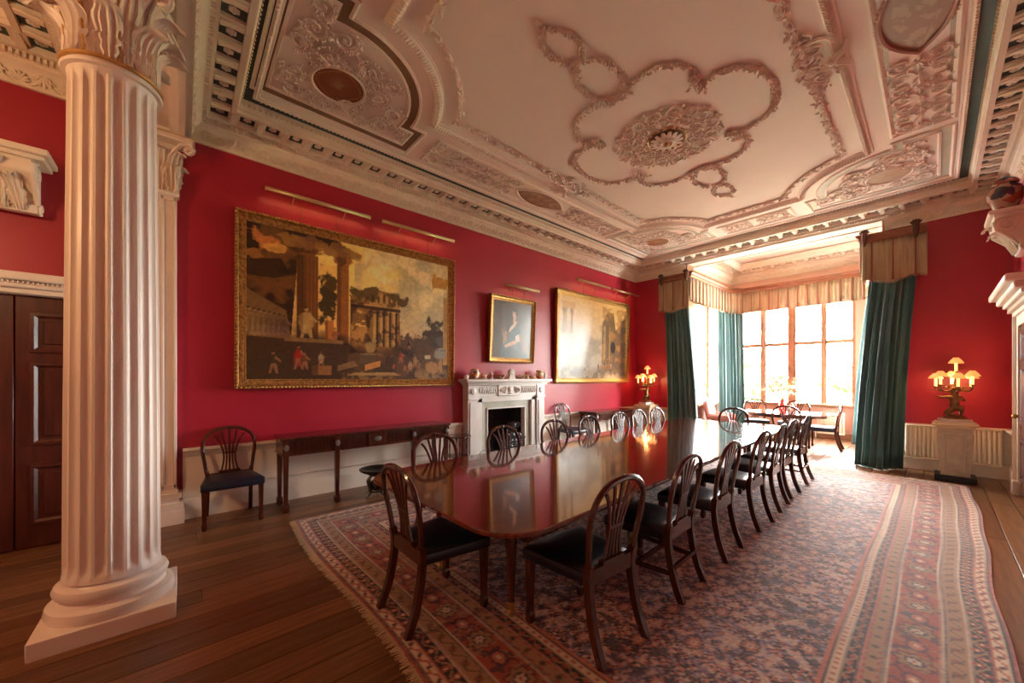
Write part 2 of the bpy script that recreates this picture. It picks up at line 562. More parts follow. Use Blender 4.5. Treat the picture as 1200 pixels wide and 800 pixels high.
# ------------------------------------------------------------------ cornice: upper loop, lower frieze, dentils, coffers with flowers
UP = [(0.10, 4.215), (0.10, 4.235), (0.115, 4.24), (0.115, 4.288), (0.175, 4.29), (0.175, 4.352), (0.345, 4.352), (0.345, 4.315), (0.39, 4.315), (0.39, 4.355), (0.402, 4.362), (0.415, 4.40), (0.425, 4.43), (0.425, ZC + 0.01)]
LOW = [(0.0, 4.045), (0.03, 4.045), (0.03, 4.06), (0.016, 4.066), (0.016, 4.10), (0.03, 4.145), (0.058, 4.185), (0.09, 4.208), (0.10, 4.215), (0.0, 4.218)]
def palmette_mesh():
    b = MB()
    for k in range(-3, 4):
        a = k * 0.42
        Lp = 0.075 - 0.006 * abs(k)
        b.tube([(0.0, 0.012 * math.sin(a) * 0.3, -0.045), (0.012, Lp * 0.55 * math.sin(a), -0.045 + Lp * 0.6 * math.cos(a)), (0.016, Lp * math.sin(a), -0.045 + Lp * math.cos(a) * 1.05)], [0.004, 0.015, 0.007], 5)
    for s_ in (-1, 1):
        b.tube([(0.0, 0.0, -0.05), (0.008, s_ * 0.05, -0.062), (0.012, s_ * 0.095, -0.03), (0.014, s_ * 0.10, 0.0), (0.012, s_ * 0.08, 0.012), (0.012, s_ * 0.07, -0.004)], [0.008, 0.011, 0.010, 0.009, 0.008, 0.006], 5)
    return b.mesh('palmette', STONE)
def lotus_mesh():
    b = MB()
    for k in range(-2, 3):
        a = k * 0.5
        b.tube([(0.0, 0.0, 0.055), (0.014, 0.035 * math.sin(a), 0.055 - 0.05 * math.cos(a)), (0.012, 0.06 * math.sin(a), 0.05 - 0.10 * math.cos(a))], [0.005, 0.017, 0.005], 5)
    return b.mesh('lotus', STONE)
PALM, LOTUS = palmette_mesh(), lotus_mesh()
def flower_mesh():
    b = MB()
    for k in range(6):
        a = k * PI / 3
        b.ell((0.024 * math.cos(a), 0.024 * math.sin(a), -0.006), (0.017, 0.017, 0.008), 6, 4)
    b.ell((0, 0, -0.012), (0.011, 0.011, 0.009), 6, 4)
    return b.mesh('flower', CREAM)
FLOW = flower_mesh()
def modillion_mesh():
    b = MB()
    b.add(*(lambda o: (o.v, o.f))(MB().box(0.178, 0.342, -0.05, 0.05, 4.322, 4.352)))
    b.tube([(0.18, 0, 4.30), (0.23, 0, 4.306), (0.29, 0, 4.316), (0.335, 0, 4.318)], [0.035, 0.03, 0.026, 0.02], 6, flat=0.45, up=(0, 0, 1))
    return b.mesh('modillion', STONE)
MODI = modillion_mesh()
coffer_n = [0]
def cornice(tn, path, closed, lows, dz=0.0, coffers=None):
    """path ccw; lows: list of open paths for the frieze; coffers: list of (start, direction, length)"""
    up = [(d, z + dz) for d, z in UP]
    root = struct('trim_%d' % tn, MB().sweep(path, up, closed), STONE, 30)
    for lp, cl in lows:
        obj('frieze', MB().sweep(lp, [(d, z + dz) for d, z in LOW], cl), STONE, root)
    obj('coffer_ground', MB().sweep(path, [(0.177, 4.350 + dz), (0.343, 4.350 + dz)], closed), GREEN, root)
    den = MB()
    n = len(path)
    segs = [(path[i], path[(i + 1) % n]) for i in range(n if closed else n - 1)]
    rp = MB()
    for (a, b) in segs:
        a = np.array(a, float); b = np.array(b, float)
        L_ = np.linalg.norm(b - a)
        t = (b - a) / L_
        nn = np.array([-t[1], t[0]])
        ang = math.atan2(nn[1], nn[0])
        # dentils
        k = int((L_ - 0.3) / 0.037)
        for i in range(k + 1):
            p = a + t * (0.15 + i * (L_ - 0.3) / max(1, k))
            den.join(MB().box(0.113, 0.145, -0.010, 0.010, 4.243 + dz, 4.284 + dz), Matrix.Translation((p[0], p[1], 0)) @ Matrix.Rotation(ang, 4, 'Z'))
        k = int((L_ - 0.9) / 0.05)
        if tn in (8, 10):
            for i in range(k + 1):
                p = a + t * (0.45 + i * (L_ - 0.9) / max(1, k))
                rp.ell((p[0] + nn[0] * 0.425, p[1] + nn[1] * 0.425, 4.415 + dz), (0.012, 0.012, 0.014), 5, 4)
        # coffers
        k = max(1, int(round((L_ - 0.52) / 0.236)))
        st = (L_ - 0.52) / k
        for i in range(k + 1):
            p = a + t * (0.26 + i * st)
            link('flower', FLOW, root, (p[0] + nn[0] * 0.26, p[1] + nn[1] * 0.26, 4.349 + dz))
            if i < k:
                q = a + t * (0.26 + (i + 0.5) * st)
                link('modillion', MODI, root, (q[0], q[1], dz), (0, 0, ang))
    stuff(obj('dentil_band', den, STONE, root))
    if rp.v:
        stuff(obj('bead_band', rp, ROPE, root))
    for lp, cl in lows:
        m = len(lp)
        for i in range(m if cl else m - 1):
            a = np.array(lp[i], float); b = np.array(lp[(i + 1) % m], float)
            L_ = np.linalg.norm(b - a)
            t = (b - a) / L_
            nn = np.array([-t[1], t[0]])
            ang = math.atan2(nn[1], nn[0])
            k = max(1, int(round((L_ - 0.3) / 0.135)))
            for j in range(k + 1):
                p = a + t * (0.15 + j * (L_ - 0.3) / k) + nn * 0.028
                link('palmette' if j % 2 == 0 else 'lotus', PALM if j % 2 == 0 else LOTUS, root, (p[0], p[1], 4.135 + dz), (0, 0.35, ang))
    return root
main_path = [(XA, YE), (XA, YS), (XB, YS), (XB, YE)]
cornice(8, main_path, True, [([(BX0, YE), (XA, YE), (XA, YS), (XB, YS), (XB, YE), (BX1, YE)], False)])
bay_path = [(BX0, YB), (BX0, YE + 0.3), (BX1, YE + 0.3), (BX1, YB)]
cornice(9, bay_path, True, [(bay_path, True)], dz=0.16)
YS2 = -0.64
cornice(10, [(XA, YS2), (XA, YN), (XB, YN), (XB, YS2)], True, [([(XA, YS2), (XA, YN), (XB, YN), (XB, YS2)], True)])
# the beam over the column screen
bm_ = MB()
bm_.box(XA, XB, YS2, YS, 4.045, ZC)
bm_.sweep([(XA, YS2 + 0.02), (XB, YS2 + 0.02), (XB, YS - 0.02), (XA, YS - 0.02)], [(0, 3.955), (0.05, 3.955), (0.05, 3.965), (0.09, 3.985), (0.09, 4.01), (0.12, 4.02), (0.12, 4.045), (0, 4.045)], True)
struct('trim_11', bm_, COLUMN)

# ------------------------------------------------------------------ ceiling
ce = MB().box(XA - 0.25, XB + 0.25, YS - 0.1, YE + 0.3, ZC, ZC + 0.15)
CEIL = struct('ceiling', ce, PLASTER)
struct('ceiling_rear', MB().box(XA - 0.25, XB + 0.25, YN - 0.25, YS - 0.1, ZC, ZC + 0.15), PLASTER)
struct('ceiling_bay', MB().box(BX0 - 0.25, BX1 + 0.25, YE + 0.28, YB + 0.25, ZBAY, ZBAY + 0.15), PLASTER)
z = ZC
obj('green_band', MB().sweep(main_path, [(0.42, z - 0.003), (0.52, z - 0.003)], True), GREEN, CEIL)
obj('panel_edge', MB().sweep(main_path, [(0.515, z), (0.515, z - 0.02), (0.535, z - 0.03), (0.55, z - 0.018), (0.565, z - 0.02), (0.575, z)], True), PLASTER, CEIL)
bb_ = MB()
for i in range(len(main_path)):
    a = np.array(main_path[i]); b = np.array(main_path[(i + 1) % 4])
    L_ = np.linalg.norm(b - a); t = (b - a) / L_; nn = np.array([-t[1], t[0]])
    k = int((L_ - 1.06) / 0.045)
    for j in range(k):
        p = a + t * (0.53 + (j + 0.5) * 0.045) + nn * 0.53
        bb_.ell((p[0], p[1], z - 0.028), (0.012, 0.012, 0.01), 5, 4)
stuff(obj('panel_edge_beads', bb_, RELIEF, CEIL))
DX, DY = CXC, CYC
def border(ax, ay, arc_c, r):     # closed ccw outline of a rectangle (half sizes ax, ay) with bites of circles at the corners
    pts = []
    cx, cy = arc_c          # positive corner circle centre (relative)
    # intersection angles
    def corner(sx, sy):
        # from the vertical side x=sx*ax to horizontal side y=sy*ay
        yv = cy - math.sqrt(max(0, r * r - (cx - ax) ** 2))
        xv = cx - math.sqrt(max(0, r * r - (cy - ay) ** 2))
        a0 = math.atan2(yv - cy, ax - cx)
        a1 = math.atan2(ay - cy, xv - cx)
        a0 = a0 % (2 * PI); a1 = a1 % (2 * PI)
        q = [(cx + r * math.cos(a0 + (a1 - a0) * i / 12), cy + r * math.sin(a0 + (a1 - a0) * i / 12)) for i in range(13)]
        return [(sx * px, sy * py) for px, py in q]
    pts += corner(1, 1)
    pts += corner(-1, 1)[::-1]
    pts += corner(-1, -1)
    pts += corner(1, -1)[::-1]
    return [(DX + a, DY + b) for a, b in pts]
ACX, ACY = 1.88, 3.37
outer = border(1.65, 3.17, (ACX, ACY), 1.13)
inner = border(1.41, 2.93, (ACX, ACY), 1.36)
obj('outer_moulding', MB().sweep(outer, [(-0.05, z), (-0.05, z - 0.012), (-0.035, z - 0.03), (0.0, z - 0.05), (0.03, z - 0.03), (0.045, z - 0.012), (0.06, z - 0.01), (0.06, z)], True), PLASTER, CEIL)
obj('inner_moulding', MB().sweep(inner, [(-0.02, z), (-0.02, z - 0.012), (0.0, z - 0.022), (0.018, z - 0.012), (0.018, z)], True), PLASTER, CEIL)
def along(path, step, closed=True):
    out = []
    n = len(path)
    carry = 0
    for i in range(n if closed else n - 1):
        a = np.array(path[i], float); b = np.array(path[(i + 1) % n], float)
        L_ = np.linalg.norm(b - a)
        if L_ < 1e-6:
            continue
        t = (b - a) / L_
        d = carry
        while d < L_:
            p = a + t * d
            out.append((p[0], p[1], math.atan2(t[1], t[0])))
            d += step
        carry = d - L_
    return out
rb = MB()
for (px, py, an) in along(outer, 0.034):
    c_, s_ = math.cos(an), math.sin(an)
    rb.tube([(px + s_ * 0.03, py - c_ * 0.03, z - 0.03), (px + c_ * 0.012, py + s_ * 0.012, z - 0.055), (px - s_ * 0.028, py + c_ * 0.028, z - 0.03)], [0.006, 0.011, 0.006], 4)
stuff(obj('leaf_rope', rb, RELIEF, CEIL))

def leaf(b, p, ang, L_, w_, lift):
    c_, s_ = math.cos(ang), math.sin(ang)
    def q(a, o, h):
        return (p[0] + c_ * a - s_ * o, p[1] + s_ * a + c_ * o, p[2] - h)
    b.add([q(0, 0, 0), q(L_ * 0.45, w_, lift * 0.3), q(L_ * 0.5, 0, lift), q(L_ * 0.45, -w_, lift * 0.3), q(L_, 0, lift * 0.75)],
          [(0, 1, 2), (0, 2, 3), (1, 4, 2), (2, 4, 3)])
def garland(b, pts, dens=0.016, size=0.05, blob=0.3):
    dens *= 1.3
    for (px, py, an) in along(pts, dens, False):
        for s_ in (-1, 1):
            a2 = an + s_ * random.uniform(0.3, 1.2) + (PI if random.random() < 0.3 else 0)
            leaf(b, (px + random.uniform(-.012, .012), py + random.uniform(-.012, .012), z - random.uniform(0.0, 0.014)), a2, size * random.uniform(0.7, 1.25), size * 0.28, random.uniform(0.014, 0.036))
        if random.random() < blob:
            r_ = random.uniform(0.010, 0.018)
            b.ell((px + random.uniform(-.02, .02), py + random.uniform(-.02, .02), z - 0.014), (r_, r_, r_), 6, 4)
    b.tube([(p[0], p[1], z - 0.003) for p in pts], 0.005, 5)
def spiral(b, cx, cy, r, a0, turns, sg, rad, zz=None, n=18):
    zz = z if zz is None else zz
    pts = []
    for i in range(n + 1):
        t = i / n
        a = a0 + sg * turns * 2 * PI * t
        q = r * (1 - t) ** 0.8 + 0.006
        pts.append((cx + q * math.cos(a), cy + q * math.sin(a), zz - rad * (0.6 + 0.6 * t)))
    b.tube(pts, [rad * (1 - 0.35 * i / n) for i in range(n + 1)], 5)
    return pts
def scroll(b, cx, cy, r, a0, sg, leaves=7, rad=None):
    rad = rad or r * 0.13
    pts = spiral(b, cx, cy, r, a0, 1.6, sg, rad)
    for k in range(leaves):
        i = int(k * 10 / leaves)
        p = pts[i]
        a = math.atan2(p[1] - cy, p[0] - cx) + sg * 0.7
        leaf(b, (p[0], p[1], z - rad), a, r * 0.55, r * 0.16, 0.02)
        leaf(b, (p[0], p[1], z - rad), a - sg * 0.9, r * 0.4, r * 0.14, 0.018)
    for k in range(6):
        a = k * PI / 3
        leaf(b, (cx, cy, z - 0.008), a, r * 0.3, r * 0.1, 0.02)
    b.ell((cx, cy, z - 0.018), (r * 0.1, r * 0.1, 0.012), 6, 4)

# central rosette
rs = MB()
for k in range(16):
    a = k * 2 * PI / 16
    for rr_, r_, sg in ((0.33, 0.085, 1), (0.49, 0.10, -1)):
        a2 = a + (PI / 16 if rr_ > 0.4 else 0)
        scroll(rs, DX + 0.02 + rr_ * math.cos(a2), DY + 0.03 + rr_ * math.sin(a2), r_, a2 + PI, sg if k % 2 else -sg, 5, 0.014)
    for rr_ in (0.58, 0.60):
        leaf(rs, (DX + 0.02 + (rr_ - 0.03) * math.cos(a), DY + 0.03 + (rr_ - 0.03) * math.sin(a), z), a + (rr_ - .59) * 60, 0.08, 0.022, 0.03)
ros = obj('ceiling_rosette', rs, RELIEF, CEIL)
cc = (DX + 0.02, DY + 0.03)
obj('rosette_ground', MB().lathe([(0.215, -0.012), (0.215, 0.0)], 32, (cc[0], cc[1], z)), BROWN, ros)
ring = MB()
ring.tube([(cc[0] + 0.222 * math.cos(2 * PI * i / 40), cc[1] + 0.222 * math.sin(2 * PI * i / 40), z - 0.014) for i in range(40)], 0.013, 6, closed=True)
obj('gilt_ring', ring, GILTP, ros)
pet = MB()
for k in range(14):
    a = k * 2 * PI / 14
    for rr_, w_, h_ in ((0.19, 0.036, 0.03), (0.12, 0.024, 0.05)):
        aa = a + (0.22 if rr_ < 0.15 else 0)
        c_, s_ = math.cos(aa), math.sin(aa)
        pet.tube([(cc[0] + c_ * 0.02, cc[1] + s_ * 0.02, z - 0.02 - h_ * 0.2), (cc[0] + c_ * rr_ * 0.6, cc[1] + s_ * rr_ * 0.6, z - 0.02 - h_), (cc[0] + c_ * rr_, cc[1] + s_ * rr_, z - 0.02 - h_ * 0.7)], [0.01, w_, w_ * 0.55], 6, flat=0.3, up=(0, 0, 1))
obj('rosette_petals', pet, CREAM, ros)
obj('rosette_boss', MB().ell((cc[0], cc[1], z - 0.075), (0.035, 0.035, 0.03), 10, 6), GILTP, ros)
# the looped garland round it
gl = MB()
def lobe(p0, p1, p2, p3, p4):
    return spline([p0, p1, p2, p3, p4], 7)
q = [
    [(-0.02, -1.0), (0.25, -1.10), (0.52, -1.05), (0.68, -0.80), (0.66, -0.56)],
    [(0.66, -0.56), (0.88, -0.56), (1.08, -0.38), (1.15, 0.0), (1.08, 0.34), (0.86, 0.52), (0.64, 0.56)],
    [(0.64, 0.56), (0.70, 0.80), (0.52, 1.04), (0.25, 1.08), (0.0, 1.0)],
]
for pts in q:
    for sx in (1, -1):
        sp = [(DX + sx * a, DY + b) for a, b in spline(pts, 8)]
        garland(gl, sp, 0.017, 0.055, 0.4)
for sx in (1, -1):
    for (a, b) in ((0.65, -0.56), (0.63, 0.56)):
        for k in range(26):
            t = random.uniform(-0.12, 0.12)
            leaf(gl, (DX + sx * (a - 0.03) + random.uniform(-.06, .06), DY + b + t, z - random.uniform(0, 0.02)), random.uniform(0, 6.3), 0.06, 0.02, 0.035)
for sy in (-1, 1):
    for cy_, rx, ry in ((1.35, 0.19, 0.31), (1.92, 0.13, 0.22)):
        garland(gl, [(DX + 0.02 + rx * math.cos(2 * PI * i / 24), DY + sy * cy_ + ry * math.sin(2 * PI * i / 24)) for i in range(25)], 0.018, 0.05, 0.5)
    garland(gl, [(DX + 0.02, DY + sy * 2.14), (DX + 0.03, DY + sy * 2.26)], 0.02, 0.05)
    garland(gl, [(DX - 0.12, DY + sy * 1.03), (DX + 0.14, DY + sy * 1.0)], 0.012, 0.06, 0.6)
stuff(obj('garland_leaves', gl, mat('garland_stucco', (0.74, 0.61, 0.50), (0.80, 0.68, 0.57), rough=0.6, scale=10), CEIL))
# flowers strung on the inner moulding, bows at the middle of the long sides
fb = MB()
def sprig(b, x_, y_, an, s_=1.0):
    for k in range(8):
        leaf(b, (x_ + random.uniform(-.02, .02), y_ + random.uniform(-.02, .02), z - 0.016), an + random.uniform(-0.9, 0.9) + (PI if k % 2 else 0), 0.085 * s_, 0.022 * s_, 0.03)
    b.ell((x_, y_, z - 0.03), (0.022 * s_, 0.022 * s_, 0.016), 6, 4)
for (px, py, an) in along(inner, 0.205):
    sprig(fb, px, py, an, 1.0)
for sx in (-1, 1):
    X0 = DX + sx * 1.52
    for sg in (-1, 1):
        scroll(fb, X0 - sx * 0.02, DY + sg * 0.22, 0.11, PI / 2 * (1 + sg), sx * sg, 6, 0.018)
        scroll(fb, X0 - sx * 0.10, DY + sg * 0.10, 0.09, 0, -sx * sg, 6, 0.016)
        scroll(fb, X0 - sx * 0.06, DY + sg * 0.40, 0.07, PI, sx * sg, 5, 0.014)
        fb.tube([(X0 + sx * 0.1, DY + sg * 0.03, z - 0.06), (X0 + sx * 0.18, DY + sg * 0.10, z - 0.07), (X0 + sx * 0.20, DY + sg * 0.20, z - 0.05)], [0.03, 0.028, 0.008], 6)
    fb.ell((X0 + sx * 0.08, DY, z - 0.06), (0.05, 0.05, 0.04), 8, 5)
stuff(obj('flower_sprigs', fb, RELIEF, CEIL))

def canvas(Wp, Hp, base):
    return np.ones((Hp, Wp, 3)) * np.array(base, float)
def noise2(Wp, Hp, sc, seed=0):
    r = np.random.default_rng(seed)
    out = np.zeros((Hp, Wp))
    amp = 1.0
    tot = 0
    for o_ in range(4):
        gh, gw = max(2, int(Hp / sc * 2 ** o_) + 2), max(2, int(Wp / sc * 2 ** o_) + 2)
        g = r.random((gh, gw))
        yy = np.linspace(0, gh - 1.001, Hp); xx = np.linspace(0, gw - 1.001, Wp)
        y0 = yy.astype(int); x0 = xx.astype(int)
        fy = (yy - y0)[:, None]; fx = (xx - x0)[None]
        fy = fy * fy * (3 - 2 * fy); fx = fx * fx * (3 - 2 * fx)
        a = g[np.ix_(y0, x0)]; b = g[np.ix_(y0, x0 + 1)]; c = g[np.ix_(y0 + 1, x0)]; d_ = g[np.ix_(y0 + 1, x0 + 1)]
        out += amp * ((a * (1 - fx) + b * fx) * (1 - fy) + (c * (1 - fx) + d_ * fx) * fy)
        tot += amp
        amp *= 0.55
    return out / tot
def color_sheet(name, img, fn, m, parent):
    """img rows go up; fn(u, v) -> xyz"""
    Hp, Wp = img.shape[:2]
    us = np.linspace(0, 1, Wp); vs_ = np.linspace(0, 1, Hp)
    U, Vv = np.meshgrid(us, vs_)
    P = fn(U.ravel(), Vv.ravel())
    idx = np.arange(Wp * Hp).reshape(Hp, Wp)
    F = np.stack([idx[:-1, :-1], idx[:-1, 1:], idx[1:, 1:], idx[1:, :-1]], -1).reshape(-1, 4)
    me = bpy.data.meshes.new(name)
    me.vertices.add(len(P)); me.vertices.foreach_set('co', P.astype(np.float32).ravel())
    me.loops.add(F.size); me.loops.foreach_set('vertex_index', F.astype(np.int32).ravel())
    me.polygons.add(len(F)); me.polygons.foreach_set('loop_start', np.arange(0, F.size, 4, dtype=np.int32))
    me.update(calc_edges=True)
    at = me.color_attributes.new('Col', 'FLOAT_COLOR', 'POINT')
    c4 = np.ones((Wp * Hp, 4), np.float32)
    c4[:, :3] = np.clip(img.reshape(-1, 3), 0, 1)
    at.data.foreach_set('color', c4.ravel())
    me.materials.append(m)
    return link(name, me, parent)

# corner panels
def corner_panel(sx, sy, oval_col):
    root = None
    def P(a, b):
        return (DX + sx * a, DY + sy * b)
    # outline (relative, first quadrant), square corner at (2.37, 3.97)
    def outline(o_):      # o_ = inset
        X1, Y1 = 2.37 - o_, 3.93 - o_
        xt, yt = 0.80 + o_, 2.28 + o_          # ends of the tabs
        xw, yw = 1.88 + o_ * 0.9, 3.44 + o_ * 0.9   # inner side of the tabs
        r = 0.92 - o_
        yv = ACY - math.sqrt(r * r - (xw - ACX) ** 2)
        xv = ACX - math.sqrt(r * r - (yw - ACY) ** 2)
        a0 = math.atan2(yv - ACY, xw - ACX) % (2 * PI)
        a1 = math.atan2(yw - ACY, xv - ACX) % (2 * PI)
        pts = [(X1, Y1), (X1, yt), (xw, yt)] + [(ACX + r * math.cos(a0 + (a1 - a0) * i / 18), ACY + r * math.sin(a0 + (a1 - a0) * i / 18)) for i in range(19)] + [(xt, yw), (xt, Y1)]
        pts = [P(a, b) for a, b in pts]
        area = sum(pts[i - 1][0] * pts[i][1] - pts[i][0] * pts[i - 1][1] for i in range(len(pts)))
        return pts if area > 0 else pts[::-1]
    o0, o1 = outline(0.0), outline(0.10)
    fr = MB().sweep(o0, [(-0.03, z), (-0.03, z - 0.016), (-0.012, z - 0.026), (0.005, z - 0.014), (0.005, z)], True)
    fr.sweep(o1, [(-0.012, z), (-0.012, z - 0.010), (0.012, z - 0.016), (0.024, z)], True)
    pf = obj('corner_panel_frame', fr, PLASTER, CEIL)
    n = len(o0)
    oo0 = outline(0.004); oo1 = outline(0.090)
    bnd = MB()
    bnd.add([(a, b, z - 0.002) for a, b in oo0] + [(a, b, z - 0.002) for a, b in oo1], [(i, (i + 1) % n, n + (i + 1) % n, n + i) for i in range(n)])
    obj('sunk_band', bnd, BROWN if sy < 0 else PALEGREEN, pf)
    b = MB()
    ox, oy = 1.78, 3.28
    def SC_(a, c, r, a0, sg):
        p = P(a, c)
        a0_ = math.atan2(sy * math.sin(a0), sx * math.cos(a0))
        scroll(b, p[0], p[1], r * 1.22, a0_, sg * sx * sy, 9, r * 0.2)
    for (a, c, r, a0, sg) in ((2.08, 2.50, 0.07, 1.5, 1), (2.06, 2.74, 0.09, 4.7, -1), (2.13, 2.97, 0.075, 1.7, 1), (1.80, 2.70, 0.09, 4.4, -1), (1.68, 2.92, 0.09, 2.0, 1), (1.42, 2.88, 0.085, 1, -1),
                              (1.0, 3.64, 0.075, 0.1, -1), (1.24, 3.64, 0.09, 3.1, 1), (1.47, 3.70, 0.075, 0.1, -1), (1.20, 3.40, 0.09, 3.3, 1), (1.38, 3.12, 0.09, 5.0, -1), (1.45, 3.45, 0.08, 0, 1),
                              (2.12, 3.66, 0.085, 2, 1), (2.14, 3.38, 0.075, 2, -1), (1.85, 3.67, 0.075, 2, -1), (2.0, 3.12, 0.07, 0, 1)):
        SC_(a, c, r, a0, sg)
    for chain in ([(2.10, 2.42), (2.00, 2.60), (2.14, 2.80), (2.06, 3.02), (1.88, 2.98), (1.74, 2.82), (1.66, 2.98), (1.48, 2.92)],
                  [(0.95, 3.72), (1.12, 3.60), (1.32, 3.72), (1.50, 3.62), (1.44, 3.42), (1.28, 3.30), (1.40, 3.18), (1.36, 3.02)],
                  [(1.86, 3.72), (2.04, 3.74), (2.16, 3.60), (2.08, 3.48), (2.16, 3.28), (2.08, 3.10)]):
        sp = spline([P(a, c) for a, c in chain], 6)
        b.tube([(a, c, z - 0.008) for a, c in sp], 0.014, 6)
        for (px, py, an) in along(sp, 0.045, False):
            leaf(b, (px, py, z - 0.01), an + random.choice([-1, 1]) * random.uniform(0.4, 1.1), 0.075, 0.02, 0.022)
    for k in range(60):
        a = random.uniform(0, 2 * PI)
        rr_ = random.uniform(0.31, 0.37)
        p = P(ox + rr_ * math.cos(a), oy + rr_ * math.sin(a))
        leaf(b, (p[0], p[1], z), random.uniform(0, 6.28), 0.06, 0.018, 0.02)
    obj('scroll_relief', b, RELIEF, pf)
    c0 = P(ox, oy)
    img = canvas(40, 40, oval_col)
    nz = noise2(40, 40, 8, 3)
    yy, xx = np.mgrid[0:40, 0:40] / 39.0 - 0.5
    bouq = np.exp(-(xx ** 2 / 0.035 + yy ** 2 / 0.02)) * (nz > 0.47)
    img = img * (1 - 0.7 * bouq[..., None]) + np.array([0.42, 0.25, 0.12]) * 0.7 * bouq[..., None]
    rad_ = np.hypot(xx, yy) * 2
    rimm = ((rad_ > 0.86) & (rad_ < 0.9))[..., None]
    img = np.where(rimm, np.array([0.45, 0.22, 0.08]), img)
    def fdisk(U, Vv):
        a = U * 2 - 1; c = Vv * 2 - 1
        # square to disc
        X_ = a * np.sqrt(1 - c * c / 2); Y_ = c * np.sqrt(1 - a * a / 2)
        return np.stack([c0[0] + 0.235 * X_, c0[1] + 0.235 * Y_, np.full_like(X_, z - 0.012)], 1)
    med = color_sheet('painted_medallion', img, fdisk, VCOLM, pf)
    rim = MB()
    rim.tube([(c0[0] + 0.245 * math.cos(2 * PI * i / 36), c0[1] + 0.245 * math.sin(2 * PI * i / 36), z - 0.012) for i in range(36)], 0.016, 6, closed=True)
    for i in range(40):
        a = 2 * PI * i / 40
        rim.ell((c0[0] + 0.268 * math.cos(a), c0[1] + 0.268 * math.sin(a), z - 0.012), (0.012, 0.012, 0.012), 5, 4)
    obj('medallion_rim', rim, RELIEF, pf)
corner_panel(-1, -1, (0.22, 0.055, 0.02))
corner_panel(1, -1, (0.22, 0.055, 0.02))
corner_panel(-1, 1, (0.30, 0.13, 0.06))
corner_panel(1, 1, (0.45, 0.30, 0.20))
# long side panels with a pointed medallion, short end panels
def long_panel(sx):
    x0, x1, y0, y1 = sorted((DX + sx * 1.88, DX + sx * 2.37)) + [DY - 2.05, DY + 2.08]
    path = [(x0, y0), (x1, y0), (x1, y1), (x0, y1)]
    pf = obj('side_panel_frame', MB().sweep(path, [(-0.02, z), (-0.02, z - 0.012), (0.0, z - 0.024), (0.02, z - 0.012), (0.03, z)], True), PLASTER, CEIL)
    if sx > 0:
        obj('sunk_band', MB().sweep(path, [(0.02, z - 0.002), (0.06, z - 0.002)], True), PALEGREEN, pf)
    xm = (x0 + x1) / 2
    b = MB()
    for sy in (-1, 1):
        yy = 0.66
        k = 0
        b.tube([(xm, DY + sy * 0.55, z - 0.01), (xm, DY + sy * 1.98, z - 0.01)], [0.012, 0.006], 5)
        while yy < 1.98:
            r = 0.085 if k % 3 else 0.10
            for s2 in (-1, 1):
                scroll(b, xm + s2 * 0.125, DY + sy * yy, r, PI / 2 * (1 + s2), s2 * sy * (1 if k % 2 else -1), 4)
            for _ in range(3):
                leaf(b, (xm, DY + sy * (yy + random.uniform(0, .1)), z - 0.01), sy * PI / 2 + random.uniform(-1.2, 1.2), 0.1, 0.022, 0.025)
            yy += 0.215
            k += 1
    obj('scroll_relief', b, RELIEF, pf)
    # vesica outline
    hl, hw = 0.52, 0.205
    R_ = (hl * hl + hw * hw) / (2 * hw)
    th = math.asin(hl / R_)
    right = [(xm + R_ * math.cos(a) - (R_ - hw), DY + R_ * math.sin(a)) for a in np.linspace(-th, th, 17)]
    left = [(2 * xm - a, b2) for a, b2 in right[::-1]]
    ves = right[:-1] + left[:-1]
    img = canvas(30, 60, (0.30, 0.15, 0.085) if sx < 0 else (0.32, 0.17, 0.11))
    nz = noise2(30, 60, 5, 8)
    yy, xx = np.mgrid[0:60, 0:30].astype(float)
    f_ = ((np.abs(xx / 29 - 0.5) < 0.33) & (nz > 0.5))[..., None]
    img = np.where(f_, np.array((0.40, 0.24, 0.15)), img)
    def fv(U, Vv):
        yv = (Vv * 2 - 1) * hl * 0.999
        wv = np.sqrt(np.maximum(R_ * R_ - yv * yv, 0)) - (R_ - hw)
        return np.stack([xm + (U * 2 - 1) * wv, DY + yv, np.full_like(yv, z - 0.008)], 1)
    color_sheet('painted_medallion', img, fv, VCOLM, pf)
    rim = MB().sweep(ves, [(-0.035, z), (-0.035, z - 0.014), (-0.018, z - 0.03), (0.0, z - 0.024), (0.006, z)], True)
    obj('medallion_rim', rim, RELIEF if sx < 0 else mat('pink_rim_paint', (0.36, 0.17, 0.12), rough=0.6), pf)
    bd2 = MB()
    for (px, py, an) in along(ves, 0.045):
        bd2.ell((px + (px - xm) * 0.22, py + (py - DY) * 0.02, z - 0.012), (0.014, 0.014, 0.012), 5, 4)
    stuff(obj('medallion_beads', bd2, RELIEF, pf))
long_panel(-1)
long_panel(1)
def end_panel(sy):
    x0, x1 = DX - 0.62, DX + 0.55
    y0, y1 = sorted((DY + sy * 3.46, DY + sy * 3.93))
    path = [(x0, y0), (x1, y0), (x1, y1), (x0, y1)]
    pf = obj('end_panel_frame', MB().sweep(path, [(-0.02, z), (-0.02, z - 0.012), (0.0, z - 0.024), (0.02, z - 0.012), (0.03, z)], True), PLASTER, CEIL)
    b = MB()
    ym = (y0 + y1) / 2
    for sx in (-1, 1):
        for k in range(3):
            for s2 in (-1, 1):
                scroll(b, (x0 + x1) / 2 + sx * (0.12 + k * 0.17), ym + s2 * 0.10, 0.075, k + s2, sx * s2 * (1 if k % 2 else -1), 6)
    obj('scroll_relief', b, RELIEF, pf)
end_panel(1)
end_panel(-1)
